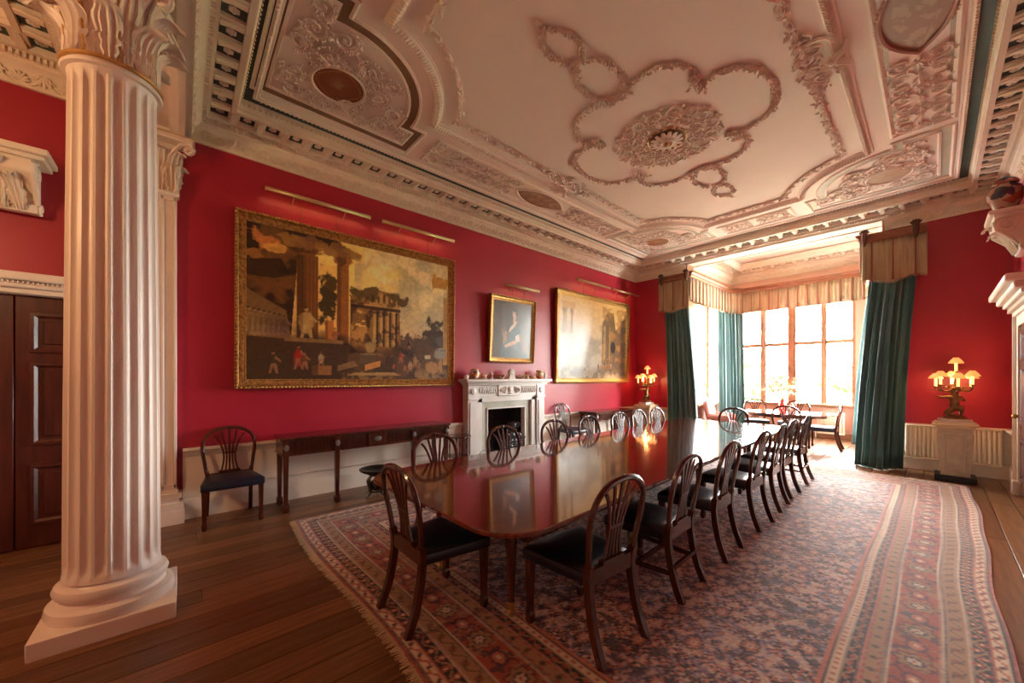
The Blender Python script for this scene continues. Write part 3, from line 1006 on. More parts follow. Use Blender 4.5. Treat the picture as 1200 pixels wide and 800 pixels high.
# bay ceiling panel moulding
obj('panel_moulding', MB().sweep([(BX0 + 0.75, YE + 1.0), (BX1 - 0.75, YE + 1.0), (BX1 - 0.75, YB - 0.75), (BX0 + 0.75, YB - 0.75)], [(-0.03, ZBAY), (-0.03, ZBAY - 0.02), (0, ZBAY - 0.03), (0.03, ZBAY)], True), RELIEF, bpy.data.objects['ceiling_bay'])

# ------------------------------------------------------------------ column, pilaster
def acanthus(Lh, Wd, curl, nu=12, nv=20):
    """leaf in local frame: x across, y outward, z up; foot at origin"""
    def fn(u, v):
        a = u * 2 - 1
        lob = 0.68 + 0.32 * abs(math.cos(v * PI * 4.5)) ** 0.7
        w_ = Wd * (0.62 + 0.5 * math.sin(PI * min(v, 0.85) * 0.9)) * lob
        if v > 0.8:
            w_ *= 1 - ((v - 0.8) / 0.2) ** 2 * 0.55
        k = max(0.0, (v - 0.55) / 0.45)
        out = curl * (1 - math.cos(k * PI * 0.75)) * 0.62 + 0.012
        zz = Lh * (v if v < 0.6 else 0.6 + 0.4 * math.sin(k * PI * 0.72) * 0.98)
        rib = 0.016 * math.cos(a * PI * 4 + v * 2 * abs(a)) * Wd / 0.1
        return (a * w_, out + 0.35 * Wd * (1 - a * a) * 0.35 + rib - 0.10 * Wd * abs(a) ** 3, zz)
    return MB().grid(nu, nv, fn)
def fluted_shaft(z0, z1, r0, r1, nfl=20):
    per = 10
    def rad(k, t):
        ph = (k % per) / per
        if ph < 0.11 or ph > 0.89:
            return 1.0
        return 1.0 - 0.10 * math.sin((ph - 0.11) / 0.78 * PI) ** 0.5
    zs = [0, 0.012, 0.02, 0.035, 0.3, 0.6, 0.85, 0.968, 0.982, 0.99, 1.0]
    vs, fs = [], []
    n = nfl * per
    for t in zs:
        r = r0 + (r1 - r0) * (t ** 1.4)
        fl_ = 0 if (t < 0.013 or t > 0.989) else (1.0 if 0.03 < t < 0.97 else 0.7)
        if t == 0 or t == 1.0:
            r *= 1.02
        for i in range(n):
            q = r * (1 - (1 - rad(i, t)) * fl_)
            a = 2 * PI * i / n
            vs.append((q * math.cos(a), q * math.sin(a), z0 + (z1 - z0) * t))
    for k in range(len(zs) - 1):
        for i in range(n):
            j = (i + 1) % n
            fs.append((k * n + i, k * n + j, k * n + n + j, k * n + n + i))
    return MB().add(vs, fs)
def abacus_outline(h, dip, cut):
    pts = []
    for k in range(4):
        a = k * PI / 2 + PI / 4
        c_ = np.array([math.cos(a), math.sin(a)]) * h * 1.414
        tn = np.array([-math.sin(a), math.cos(a)])
        p0 = c_ - tn * cut; p1 = c_ + tn * cut
        nx = np.array([math.cos(a + PI / 2), math.sin(a + PI / 2)]) * h * 1.414 - np.array([-math.sin(a + PI / 2), math.cos(a + PI / 2)]) * cut
        pts += [tuple(p0), tuple(p1)]
        mid = np.array([math.cos(a + PI / 4), math.sin(a + PI / 4)])
        for t in (0.2, 0.4, 0.6, 0.8):
            p = p1 + (nx - p1) * t - mid * dip * math.sin(PI * t)
            pts.append(tuple(p))
    return pts
def volute(b, base, tip, r, side):
    """curling stem from base to tip (3d), ending in a spiral in the vertical plane through tip direction"""
    base = np.array(base, float); tip = np.array(tip, float)
    d = tip - base; dh = np.array([d[0], d[1], 0]); dh /= np.linalg.norm(dh)
    pts = [tuple(base), tuple(base + (tip - base) * np.array([0.25, 0.25, 0.6])), tuple(base + (tip - base) * np.array([0.65, 0.65, 0.97]))]
    for i in range(13):
        t = i / 12
        a = PI / 2 - t * 2 * PI * 1.3
        q = r * (1 - t * 0.85)
        pts.append(tuple(tip + dh * q * math.cos(a) + np.array([0, 0, 1]) * (q * math.sin(a) - r)))
    b.tube(pts, [r * 0.34] * 3 + [r * (0.36 - 0.012 * i) for i in range(13)], 6, flat=1.5)
def capital(parent, z0, z1, r, half=False, box=None):
    H = z1 - z0
    cap = obj('capital', MB().lathe([(r * 0.95, 0), (r * 0.96, H * 0.4), (r * 1.05, H * 0.7), (r * 1.3, H * 0.9)], 24, (0, 0, z0)) if not half
              else MB().box(box[0], box[1] * 0.9, -box[2] * 0.96, box[2] * 0.96, z0, z1 - H * 0.1), COLUMN, parent)
    ab = MB()
    h_ = (r * 1.45)
    if not half:
        o1 = abacus_outline(h_ * 0.94, r * 0.28, 0.035)
        o2 = abacus_outline(h_, r * 0.28, 0.04)
        ab.prism(o1, lambda a, b, t: (a, b, t), z1 - H * 0.11, z1 - H * 0.05)
        ab.prism(o2, lambda a, b, t: (a, b, t), z1 - H * 0.05, z1)
    else:
        ab.box(box[0], box[1] + 0.12, -box[2] - 0.12, box[2] + 0.12, z1 - H * 0.10, z1 - H * 0.04)
        ab.box(box[0], box[1] + 0.14, -box[2] - 0.14, box[2] + 0.14, z1 - H * 0.04, z1)
    aa = obj('abacus', ab, COLUMN, cap)
    ge = MB()
    if not half:
        o3 = abacus_outline(h_ * 1.01, r * 0.28, 0.042)
        ge.prism(o3, lambda a, b, t: (a, b, t), z1 - H * 0.012, z1 + 0.002)
        obj('gilt_edge', ge, GILTP, cap)
    else:
        ge.box(box[0], box[1] + 0.145, -box[2] - 0.145, box[2] + 0.145, z1 - 0.012, z1 - 0.004)
        obj('gilt_edge', ge, GILTP, cap)
    l1 = acanthus(H * 0.48, r * 0.36, r * (0.36 if half else 0.75)).mesh('acanthus_leaf', COLUMN, 60)
    l2 = acanthus(H * 0.76, r * 0.34, r * (0.42 if half else 0.85)).mesh('acanthus_leaf', COLUMN, 60)
    stem = MB().tube([(0, 0.0, 0), (0, 0.012, H * 0.25), (0, 0.02, H * 0.5)], [0.010, 0.008, 0.012], 6).mesh('gilt_stem', GILTP)
    if not half:
        for k in range(8):
            a = k * PI / 4
            for ms, off, rr_ in ((l1, 0.0, 0.97), (l2, PI / 8, 0.93)):
                an = a + off
                link('acanthus_leaf', ms, cap, (r * rr_ * math.cos(an), r * rr_ * math.sin(an), z0), (0, 0, an - PI / 2))
            an = a + PI / 16
            link('gilt_stem', stem, cap, (r * math.cos(an), r * math.sin(an), z0), (0, 0, an - PI / 2))
        for k in range(4):
            a = PI / 4 + k * PI / 2
            vb = MB()
            for ds in (-0.2, 0.2):
                volute(vb, (r * 1.0 * math.cos(a + ds), r * math.sin(a + ds), z0 + H * 0.52), (h_ * 1.22 * math.cos(a + ds * 0.15), h_ * 1.22 * math.sin(a + ds * 0.15), z1 - H * 0.10), r * 0.24, ds)
            obj('volute', vb, COLUMN, cap)
            a = k * PI / 2
            hb = MB()
            for ds in (-0.22, 0.22):
                volute(hb, (r * math.cos(a + ds), r * math.sin(a + ds), z0 + H * 0.52), (r * 1.12 * math.cos(a + ds * .3), r * 1.12 * math.sin(a + ds * .3), z1 - H * 0.16), r * 0.13, ds)
            hb.ell((r * 1.22 * math.cos(a), r * 1.22 * math.sin(a), z1 - H * 0.05), (0.05, 0.05, 0.05), 8, 6)
            obj('helix', hb, COLUMN, cap)
    else:
        x0, x1, hy = box
        for k in range(3):
            yy = (k - 1) * hy * 0.85
            link('acanthus_leaf', l1, cap, (x1 * 0.9, yy, z0), (0, 0, -PI / 2))
        for k in range(2):
            yy = (k - 0.5) * hy * 0.95
            link('acanthus_leaf', l2, cap, (x1 * 0.88, yy, z0), (0, 0, -PI / 2))
            link('gilt_stem', stem, cap, (x1 * 0.98, yy * 0.5, z0), (0, 0, -PI / 2))
        for sy in (-1, 1):
            link('acanthus_leaf', l1, cap, (x1 * 1.05, sy * hy * 0.92, z0), (0, 0, 0 if sy > 0 else PI))
            link('acanthus_leaf', l2, cap, (x1 * 0.7, sy * hy * 0.90, z0), (0, 0, -PI / 4 if sy > 0 else -3 * PI / 4))
            vb = MB()
            volute(vb, (x1 * 0.8, sy * hy * 0.7, z0 + H * 0.5), (x1 + 0.09, sy * (hy + 0.09), z1 - H * 0.10), r * 0.24, sy)
            volute(vb, (x1 * 0.95, sy * hy * 0.5, z0 + H * 0.5), (x1 + 0.05, sy * hy * 0.12, z1 - H * 0.15), r * 0.14, sy)
            obj('volute', vb, COLUMN, cap)
    return cap
BASEP = [(1.36, 0.0), (1.40, 0.03), (1.36, 0.085), (1.26, 0.10), (1.18, 0.105), (1.13, 0.13), (1.15, 0.16), (1.22, 0.17), (1.25, 0.20), (1.20, 0.235), (1.10, 0.245), (1.03, 0.27), (1.0, 0.29)]
def column(xc, yc, label):
    t = thing('column', label, 'column', (xc, yc, 0))
    obj('plinth', MB().bbox(-0.295, 0.295, -0.295, 0.295, 0, 0.10, 0.004), COLUMN, t)
    obj('base', MB().lathe([(0.205 * a, 0.10 + b * 0.72) for a, b in BASEP], 48), COLUMN, t)
    obj('shaft', fluted_shaft(0.30, 3.335, 0.215, 0.195), COLUMN, t, smooth=30)
    col = MB().lathe([(0.19, 3.33), (0.222, 3.335), (0.226, 3.35), (0.212, 3.37), (0.19, 3.375)], 40)
    obj('necking', col, COLUMN, t)
    obj('gilt_astragal', MB().lathe([(0.195, 3.37), (0.228, 3.372), (0.230, 3.385), (0.195, 3.39)], 40), GILTP, t)
    capital(t, 3.385, 3.955, 0.19)
    return t
column(-3.44, -0.325, 'tall fluted cream column with gilded Corinthian capital standing free on a square plinth')
pt = thing('pilaster', 'flat fluted cream pilaster with gilded leafy capital against the red picture wall', 'pilaster', (XA, -0.30, 0))
PX, PH = 0.10, 0.255
pb = MB()
pb.box(0, PX + 0.06, -PH - 0.06, PH + 0.06, 0, 0.14)
obj('plinth', pb, COLUMN, pt)
def pil_path(g):
    return [(0.0, -PH - g), (PX + g, -PH - g), (PX + g, PH + g), (0.0, PH + g)][::-1]
obj('base', MB().sweep([(0, PH), (PX, PH), (PX, -PH), (0, -PH)], [(-0.0, 0.14), (0.055, 0.14), (0.06, 0.17), (0.05, 0.21), (0.03, 0.225), (0.025, 0.26), (0.04, 0.27), (0.045, 0.30), (0.03, 0.325), (0.01, 0.335), (0.0, 0.37)], False) if False else
    MB().lathe([(1, 0)], 3) if False else (lambda b: (b.box(0, PX + 0.055, -PH - 0.055, PH + 0.055, 0.14, 0.215), b.box(0, PX + 0.02, -PH - 0.02, PH + 0.02, 0.215, 0.26), b.box(0, PX + 0.04, -PH - 0.04, PH + 0.04, 0.26, 0.315), b.box(0, PX + 0.012, -PH - 0.012, PH + 0.012, 0.315, 0.345), b)[-1])(MB()), COLUMN, pt)
sh = MB()
sh.box(0, PX - 0.022, -PH, PH, 0.34, 3.39)
nf = 5
ribw = 0.028
gap = (2 * PH - ribw * (nf + 1)) / nf
for i in range(nf + 1):
    y0 = -PH + i * (ribw + gap)
    sh.bbox(PX - 0.024, PX, y0, y0 + ribw, 0.36, 3.36, 0.006)
sh.box(PX - 0.024, PX, -PH, PH, 0.34, 0.40)
sh.box(PX - 0.024, PX, -PH, PH, 3.32, 3.39)
obj('shaft', sh, COLUMN, pt)
obj('necking', MB().bbox(0, PX + 0.02, -PH - 0.02, PH + 0.02, 3.37, 3.41, 0.008), COLUMN, pt)
capital(pt, 3.41, 3.955, 0.23, True, (0.0, PX, PH))

# ------------------------------------------------------------------ doors
def doorcase(name, M, w_open, h_open, depth, leaves, panes):
    """local: x along wall, y into the room (0 = wall face), z up"""
    root = link(name, None)
    root['kind'] = 'structure'
    root.matrix_world = M
    hw = w_open / 2
    cs = MB()
    for s_ in (-1, 1):
        a, b = sorted((s_ * hw, s_ * (hw + 0.17)))
        cs.box(a, b, 0, 0.055, 0.16, h_open + 0.17)
        a, b = sorted((s_ * (hw + 0.13), s_ * (hw + 0.175)))
        cs.box(a, b, 0.055, 0.085, 0.16, h_open + 0.175)
        a, b = sorted((s_ * (hw - 0.004), s_ * (hw + 0.18)))
        cs.bbox(a, b, 0, 0.10, 0, 0.18, 0.006)
    cs.box(-hw, hw, 0, 0.055, h_open, h_open + 0.17)
    cs.box(-hw - 0.13, hw + 0.13, 0.055, 0.085, h_open + 0.13, h_open + 0.175)
    obj('casing', cs, CREAM, root)
    return root, hw
# door in the picture wall, seen beyond the column
r1, hw = doorcase('door_1', Matrix.Translation((XA, -1.09, 0)) @ Matrix.Rotation(-PI / 2, 4, 'Z'), 1.16, 2.22, 0, 2, 3)
ov = MB()
ov.bbox(-0.80, 0.80, 0, 0.10, 2.225, 2.27, 0.008)
ov.bbox(-0.82, 0.82, 0, 0.13, 2.27, 2.33, 0.012)
ov.bbox(-0.85, 0.85, 0, 0.17, 2.33, 2.40, 0.012)
obj('overdoor_cornice', ov, CREAM, r1)
eg = MB()
for i in range(60):
    eg.ell((-0.80 + i * 0.0271, 0.135, 2.315), (0.009, 0.012, 0.014), 5, 4)
stuff(obj('egg_moulding', eg, CREAM, r1))
def leaf_door(root, x0, x1, y, h, knob):
    d = MB()
    d.bbox(x0 + 0.004, x1 - 0.004, y - 0.04, y, 0.01, h - 0.005, 0.004)
    lo = obj('door_leaf', d, DOORW, root)
    for (za, zb) in ((0.22, 0.72), (0.92, 1.62), (1.74, 2.06)):
        pth = [(x0 + 0.12, za), (x1 - 0.10, za), (x1 - 0.10, zb), (x0 + 0.12, zb)]
        m_ = MB().sweep(pth, [(-0.02, 0.0), (-0.015, 0.018), (0.01, 0.02), (0.03, 0.004)], True)
        m_.v = [(a, y + c, b) for a, b, c in m_.v]
        obj('panel_moulding', m_, DOORW, lo)
        p_ = MB().bbox(x0 + 0.18, x1 - 0.16, y, y + 0.014, za + 0.06, zb - 0.06, 0.006)
        obj('door_panel', p_, DOORW, lo)
    if knob:
        obj('door_knob', MB().ell((knob, y + 0.06, 1.02), (0.028, 0.03, 0.028), 10, 6), BRASS, lo)
leaf_door(r1, -0.58, 0.0, 0.03, 2.22, None)
leaf_door(r1, 0.0, 0.58, 0.03, 2.22, None)
# door in the right wall
DM = Matrix.Translation((XB, 7.37, 0)) @ Matrix.Rotation(PI / 2, 4, 'Z')
r2, hw = doorcase('door_2', DM, 1.20, 2.16, 0, 1, 3)
leaf_door(r2, -0.60, 0.0, 0.03, 2.16, None)
leaf_door(r2, 0.0, 0.60, 0.03, 2.16, 0.45)
ov = MB()
ov.box(-0.74, 0.74, 0, 0.07, 2.33, 2.40)
ov.bbox(-0.80, 0.80, 0, 0.16, 2.40, 2.45, 0.01)
ov.bbox(-0.84, 0.84, 0, 0.21, 2.45, 2.52, 0.012)
ov.bbox(-0.88, 0.88, 0, 0.27, 2.52, 2.60, 0.014)
obj('overdoor_cornice', ov, CREAM, r2)
eg = MB()
for i in range(30):
    eg.box(-0.80 + i * 0.055, -0.77 + i * 0.055, 0.07, 0.12, 2.345, 2.395)
stuff(obj('dentil_band', eg, CREAM, r2))

# ------------------------------------------------------------------ carved wall brackets
def bracket(M, label):
    t = thing('wall_bracket', label, 'bracket')
    t.matrix_world = M
    # local: x along wall, y out, z up; top at 0
    sl = MB()
    sl.bbox(-0.30, 0.30, 0, 0.34, -0.05, 0.0, 0.008)
    sl.bbox(-0.27, 0.27, 0, 0.30, -0.085, -0.05, 0.008)
    obj('shelf', sl, CREAM, t)
    prof = [(0.0, -0.085)] + [(0.0 + 0.27, -0.085)] + [(0.27 + 0.03 * math.sin(a), -0.15 + 0.065 * math.cos(a)) for a in np.linspace(0.3, 2.6, 8)] + [(0.20, -0.27), (0.14, -0.34), (0.11, -0.40), (0.12, -0.45), (0.11, -0.49), (0.07, -0.50), (0.0, -0.48)]
    body = obj('console_body', MB().prism(prof, lambda a, b, tt: (tt, a, b), -0.20, 0.20), CREAM, t)
    for s_ in (-1, 1):
        vb = MB()
        pts = []
        for i in range(19):
            tt = i / 18
            a = PI / 2 + tt * 2 * PI * 1.7
            q = 0.085 * (1 - tt * 0.9)
            pts.append((s_ * 0.215, 0.19 + q * math.cos(a) * -1, -0.175 + q * math.sin(a)))
        vb.tube(pts, 0.014, 6)
        pts = []
        for i in range(13):
            tt = i / 12
            a = -PI / 2 + tt * 2 * PI * 1.3
            q = 0.05 * (1 - tt * 0.9)
            pts.append((s_ * 0.215, 0.07 + q * math.cos(a), -0.44 + q * math.sin(a)))
        vb.tube(pts, 0.012, 6)
        vb.tube([(s_ * 0.205, 0.29, -0.12), (s_ * 0.205, 0.27, -0.22), (s_ * 0.205, 0.17, -0.33), (s_ * 0.205, 0.12, -0.42)], [0.02, 0.022, 0.02, 0.016], 6)
        obj('volute', vb, CREAM, body)
    for dx, L_, wd, rz_ in ((0.0, 0.40, 0.085, 0.0), (-0.115, 0.30, 0.055, 0.15), (0.115, 0.30, 0.055, -0.15)):
        al = acanthus(L_, wd, 0.09, 12, 16)
        link('acanthus_leaf', al.mesh('acanthus_leaf', CREAM, 60), body, (dx, 0.115, -0.47), (-0.42, rz_, 0))
    for dx in (-0.06, 0.06):
        rb2 = MB()
        for i_ in range(9):
            tt = i_ / 8
            rb2.ell((dx, 0.125 + 0.13 * tt, -0.44 + 0.24 * tt), (0.014, 0.014, 0.014), 7, 5)
        stuff(obj('bead_string', rb2, CREAM, body))
    return t
bracket(Matrix.Translation((XA, -1.15, 3.42)) @ Matrix.Rotation(-PI / 2, 4, 'Z'), 'carved cream wall bracket with acanthus leaves above the dark panelled door beyond the column')
bracket(Matrix.Translation((XB, 7.36, 3.45)) @ Matrix.Rotation(PI / 2, 4, 'Z'), 'carved cream scroll bracket on the red wall carrying a dark lidded jar')
t = thing('lidded_jar', 'dark patterned porcelain jar with domed lid standing on the scroll bracket', 'jar', (0.56, 7.33, 3.45))
obj('body', MB().lathe([(0.075, 0), (0.08, 0.03), (0.10, 0.08), (0.135, 0.17), (0.145, 0.24), (0.125, 0.30), (0.085, 0.33), (0.085, 0.345)], 24), IMARID, t)
ld = obj('lid', MB().lathe([(0.10, 0.345), (0.105, 0.36), (0.09, 0.39), (0.05, 0.42), (0.02, 0.425)], 24), IMARID, t)
obj('knob', MB().ell((0, 0, 0.45), (0.035, 0.035, 0.03), 10, 6), WHITEP, ld)
obj('foot', MB().lathe([(0.085, 0), (0.085, 0.02), (0.078, 0.03)], 24), BLACK, t)

# ------------------------------------------------------------------ paintings
def to_lin(c):
    c = np.array(c, float) / 255.0
    return np.where(c <= 0.04045, c / 12.92, ((c + 0.055) / 1.055) ** 2.4)
class Paint:
    def __init__(s, Wp, Hp, base):
        s.W, s.H = Wp, Hp
        s.a = np.ones((Hp, Wp, 3)) * to_lin(base)
        yy, xx = np.mgrid[0:Hp, 0:Wp]
        s.u = xx / (Wp - 1); s.v = yy / (Hp - 1)      # v upward
    def mix(s, mask, c, al=1.0):
        mk = np.clip(mask, 0, 1)[..., None] * al
        s.a = s.a * (1 - mk) + to_lin(c) * mk
    def rect(s, u0, u1, v0, v1, c, al=1.0, soft=0.004):
        m_ = np.clip((s.u - u0) / soft, 0, 1) * np.clip((u1 - s.u) / soft, 0, 1) * np.clip((s.v - v0) / soft, 0, 1) * np.clip((v1 - s.v) / soft, 0, 1)
        s.mix(m_, c, al)
    def ellipse(s, cu, cv, ru, rv, c, al=1.0, soft=0.25):
        d = np.hypot((s.u - cu) / ru, (s.v - cv) / rv)
        s.mix((1 - d) / soft, c, al)
    def poly(s, pts, c, al=1.0):
        ins = np.zeros(s.u.shape, bool)
        n = len(pts)
        for i in range(n):
            x0, y0 = pts[i - 1]; x1, y1 = pts[i]
            if y0 == y1:
                continue
            cond = ((y0 > s.v) != (y1 > s.v)) & (s.u < (x1 - x0) * (s.v - y0) / (y1 - y0) + x0)
            ins ^= cond
        s.mix(ins.astype(float), c, al)
    def blob(s, cu, cv, ru, rv, c, seed, rough=0.6, al=1.0):
        if not hasattr(s, 'nb'):
            s.nb = [noise2(s.W, s.H, 14, 500 + i) for i in range(5)]
        d = np.hypot((s.u - cu) / ru, (s.v - cv) / rv) + (s.nb[seed % 5] - 0.5) * rough * 2.2
        s.mix((1 - d) / 0.25, c, al)
    def nz(s, sc, seed, lo, hi):
        return np.clip((noise2(s.W, s.H, sc, seed) - lo) / (hi - lo), 0, 1)
def ruin_column(p, u0, u1, v0, v1, c, dark, seed):
    p.rect(u0, u1, v0, v1, c)
    for k in range(6):
        uu = u0 + (u1 - u0) * (k + 0.5) / 6
        p.rect(uu - (u1 - u0) * 0.03, uu + (u1 - u0) * 0.03, v0, v1, dark, 0.5, 0.002)
    p.rect(u0 - 0.002, u0 + (u1 - u0) * 0.45, v0, v1, dark, 0.6, 0.012)
    p.blob((u0 + u1) / 2, v1 + 0.03, (u1 - u0) * 0.75, 0.055, c, seed, 0.5)
    p.blob((u0 + u1) / 2 - 0.01, v1 + 0.025, (u1 - u0) * 0.6, 0.05, dark, seed + 1, 0.9, 0.7)
def figure(p, u, v, h, cloth, skin=(168, 116, 72)):
    cloth = tuple(int(c * 0.85) for c in cloth); skin = tuple(int(c * 0.85) for c in skin)
    w_ = h * 0.68                    # the canvas is wider than high
    p.blob(u, v + h * 0.45, w_ * 0.20, h * 0.36, cloth, int(u * 900) % 50, 0.35)
    p.poly([(u - w_ * 0.10, v + h * 0.40), (u - w_ * 0.16, v), (u - w_ * 0.08, v), (u, v + h * 0.3), (u + w_ * 0.10, v), (u + w_ * 0.18, v), (u + w_ * 0.12, v + h * 0.42)], skin, 0.8)
    p.poly([(u + w_ * 0.08, v + h * 0.74), (u + w_ * 0.30, v + h * 0.52), (u + w_ * 0.26, v + h * 0.46), (u + w_ * 0.04, v + h * 0.62)], skin, 0.9)
    p.rect(u - w_ * 0.20, u - w_ * 0.05, v + h * 0.1, v + h * 0.7, (20, 12, 8), 0.35, 0.01)
    p.blob(u, v + h * 0.85, w_ * 0.062, h * 0.072, skin, int(u * 700) % 50, 0.25, 0.9)
    p.blob(u - w_ * 0.02, v + h * 0.89, w_ * 0.06, h * 0.045, (40, 24, 14), int(u * 300) % 50, 0.3, 0.85)
def paint_ruins():
    p = Paint(420, 286, (206, 160, 84))
    p.mix(np.clip((p.u - 0.40) / 0.45, 0, 1), (196, 178, 132), 0.95)
    p.mix(np.clip(1.15 - np.hypot((p.u - 0.50) / 0.5, (p.v - 0.86) / 0.42), 0, 1), (250, 210, 112), 0.95)
    p.mix(np.clip((p.u - 0.68) / 0.3, 0, 1) * np.clip(1.1 - p.v, 0, 1), (140, 136, 116), 0.7)
    p.mix(p.nz(90, 5, 0.50, 0.62) * (p.u > 0.45), (150, 140, 116), 0.6)
    p.mix(p.nz(70, 6, 0.52, 0.64) * (p.u > 0.50), (242, 214, 150), 0.7)
    p.mix(np.clip((0.45 - p.v) / 0.2, 0, 1) * (p.u > 0.5), (214, 160, 104), 0.8)
    for k in range(7):
        p.blob(0.64 + k * 0.06, 0.24 + 0.02 * (k % 3), 0.06, 0.07 + 0.012 * k, (88 - 5 * k, 70 - 4 * k, 46 - 2 * k), 60 + k, 0.8)
    p.blob(0.895, 0.40, 0.055, 0.11, (54, 42, 24), 71, 0.9); p.blob(0.945, 0.33, 0.06, 0.13, (46, 34, 20), 72, 0.9)
    # triumphal arch
    p.poly([(0.43, 0.20), (0.43, 0.62), (0.50, 0.64), (0.52, 0.70), (0.69, 0.67), (0.70, 0.20)], (134, 96, 44))
    p.rect(0.525, 0.685, 0.565, 0.675, (172, 128, 62)); p.rect(0.43, 0.70, 0.535, 0.560, (66, 42, 18)); p.rect(0.43, 0.70, 0.560, 0.572, (190, 146, 76))
    p.ellipse(0.475, 0.40, 0.042, 0.13, (224, 168, 84)); p.rect(0.434, 0.516, 0.22, 0.40, (176, 124, 60))
    for u in (0.545, 0.58, 0.615, 0.65):
        p.rect(u, u + 0.020, 0.25, 0.53, (178, 138, 72)); p.rect(u + 0.016, u + 0.030, 0.25, 0.53, (34, 20, 8), 0.9); p.rect(u - 0.004, u + 0.022, 0.52, 0.535, (200, 158, 88))
    for u in (0.545, 0.575, 0.605, 0.635, 0.665):
        p.blob(u, 0.62, 0.008, 0.04, (96, 66, 30), int(u * 100), 0.4)
    p.mix(((p.u > 0.43) & (p.u < 0.71) & (p.v > 0.21) & (p.v < 0.69)) * p.nz(14, 9, 0.52, 0.6), (40, 24, 10), 0.75)
    for u, q_ in ((0.53, 0.03), (0.57, 0.02), (0.66, 0.03), (0.71, 0.035), (0.46, 0.035), (0.49, 0.02)):
        p.blob(u, 0.70 - abs(u - 0.58) * 0.6, q_, q_ * 1.3, (92, 72, 28), int(u * 1000), 1.1)
    # near colonnade with broken entablature
    p.poly([(0, 0.30), (0, 1), (0.38, 1), (0.40, 0.95), (0.20, 0.90), (0.17, 0.30)], (44, 26, 10))
    p.mix((p.u < 0.20) * p.nz(40, 31, 0.46, 0.6) * (p.v > 0.5), (112, 72, 28), 0.8)
    p.blob(0.06, 0.90, 0.06, 0.06, (196, 116, 52), 33, 0.8, 0.8); p.blob(0.02, 0.80, 0.05, 0.03, (150, 96, 40), 34, 0.8, 0.8); p.blob(0.12, 0.86, 0.05, 0.03, (206, 150, 66), 36, 0.8, 0.8)
    p.poly([(0.0, 0.66), (0.0, 0.76), (0.13, 0.80), (0.17, 0.70), (0.10, 0.66)], (30, 18, 8), 0.8)
    p.rect(0.285, 0.365, 0.34, 0.82, (232, 180, 88), 0.85)
    p.blob(0.315, 0.56, 0.045, 0.20, (62, 48, 18), 38, 0.9); p.blob(0.335, 0.68, 0.03, 0.08, (78, 60, 24), 39, 0.9)
    ruin_column(p, 0.19, 0.285, 0.27, 0.86, (118, 70, 26), (36, 20, 7), 4)
    ruin_column(p, 0.365, 0.425, 0.25, 0.84, (150, 90, 34), (54, 30, 10), 7)
    for k in range(9):
        p.blob(0.16 + 0.035 * k, 0.945 - 0.012 * (k % 3), 0.035, 0.045, (150 - 9 * (k % 4), 104 - 8 * (k % 4), 44), 80 + k, 0.9, 0.9)
    # dark foreground
    edge = 0.34 + 0.05 * np.sin(p.u * 7 + 0.6) - 0.06 * np.clip((p.u - 0.5) * 2, 0, 1)
    p.mix(np.clip((edge + 0.16 * (noise2(p.W, p.H, 30, 90) - 0.5) - p.v) / 0.09, 0, 1), (24, 16, 9), 0.94)
    p.mix(np.clip((edge - p.v) / 0.1, 0, 1) * p.nz(34, 44, 0.46, 0.62), (58, 42, 22), 0.8)
    p.mix(np.clip((edge - p.v) / 0.1, 0, 1) * p.nz(26, 41, 0.50, 0.60) * (p.u > 0.42), (92, 66, 36), 0.75)
    p.mix(np.clip((0.10 - p.v) / 0.05, 0, 1) * p.nz(20, 42, 0.5, 0.58) * (p.u > 0.38), (150, 116, 66), 0.6)
    p.mix((p.u < 0.15) * np.clip((0.28 - p.v) / 0.1, 0, 1) * p.nz(12, 43, 0.5, 0.6), (58, 48, 26), 0.7)
    # sculptured relief, statue, plinths, figures
    p.poly([(0.0, 0.28), (0.0, 0.58), (0.15, 0.46), (0.17, 0.27)], (112, 82, 42))
    for k in range(8):
        figure(p, 0.012 + k * 0.019, 0.28 + 0.002 * k, 0.20 - 0.008 * k, (164 - 8 * k, 126 - 7 * k, 70 - 3 * k), (182 - 8 * k, 144 - 7 * k, 88))
    p.rect(0.14, 0.40, 0.255, 0.285, (124, 94, 52)); p.rect(0.19, 0.40, 0.11, 0.255, (62, 46, 26))
    figure(p, 0.232, 0.285, 0.235, (196, 150, 82), (206, 164, 96)); p.rect(0.312, 0.355, 0.285, 0.42, (176, 106, 42)); p.rect(0.312, 0.328, 0.285, 0.42, (90, 48, 18), 0.7); figure(p, 0.358, 0.27, 0.11, (172, 92, 46))
    figure(p, 0.20, 0.07, 0.18, (168, 36, 22)); figure(p, 0.225, 0.07, 0.13, (120, 70, 40)); figure(p, 0.295, 0.10, 0.11, (190, 164, 116)); p.rect(0.255, 0.345, 0.03, 0.10, (136, 92, 48)); p.rect(0.255, 0.285, 0.03, 0.10, (60, 38, 20), 0.7)
    p.blob(0.53, 0.245, 0.030, 0.055, (152, 122, 70), 45, 0.35); p.blob(0.552, 0.295, 0.016, 0.024, (160, 130, 76), 46, 0.3); p.rect(0.478, 0.56, 0.12, 0.195, (90, 74, 46)); p.rect(0.478, 0.56, 0.185, 0.195, (140, 116, 74))
    p.poly([(0.505, 0.065), (0.585, 0.10), (0.585, 0.145), (0.505, 0.11)], (186, 128, 64)); p.poly([(0.37, 0.06), (0.47, 0.10), (0.45, 0.14), (0.37, 0.10)], (128, 100, 62), 0.8)
    p.poly([(0.42, 0.03), (0.70, 0.03), (0.66, 0.055), (0.45, 0.05)], (164, 130, 76), 0.8)
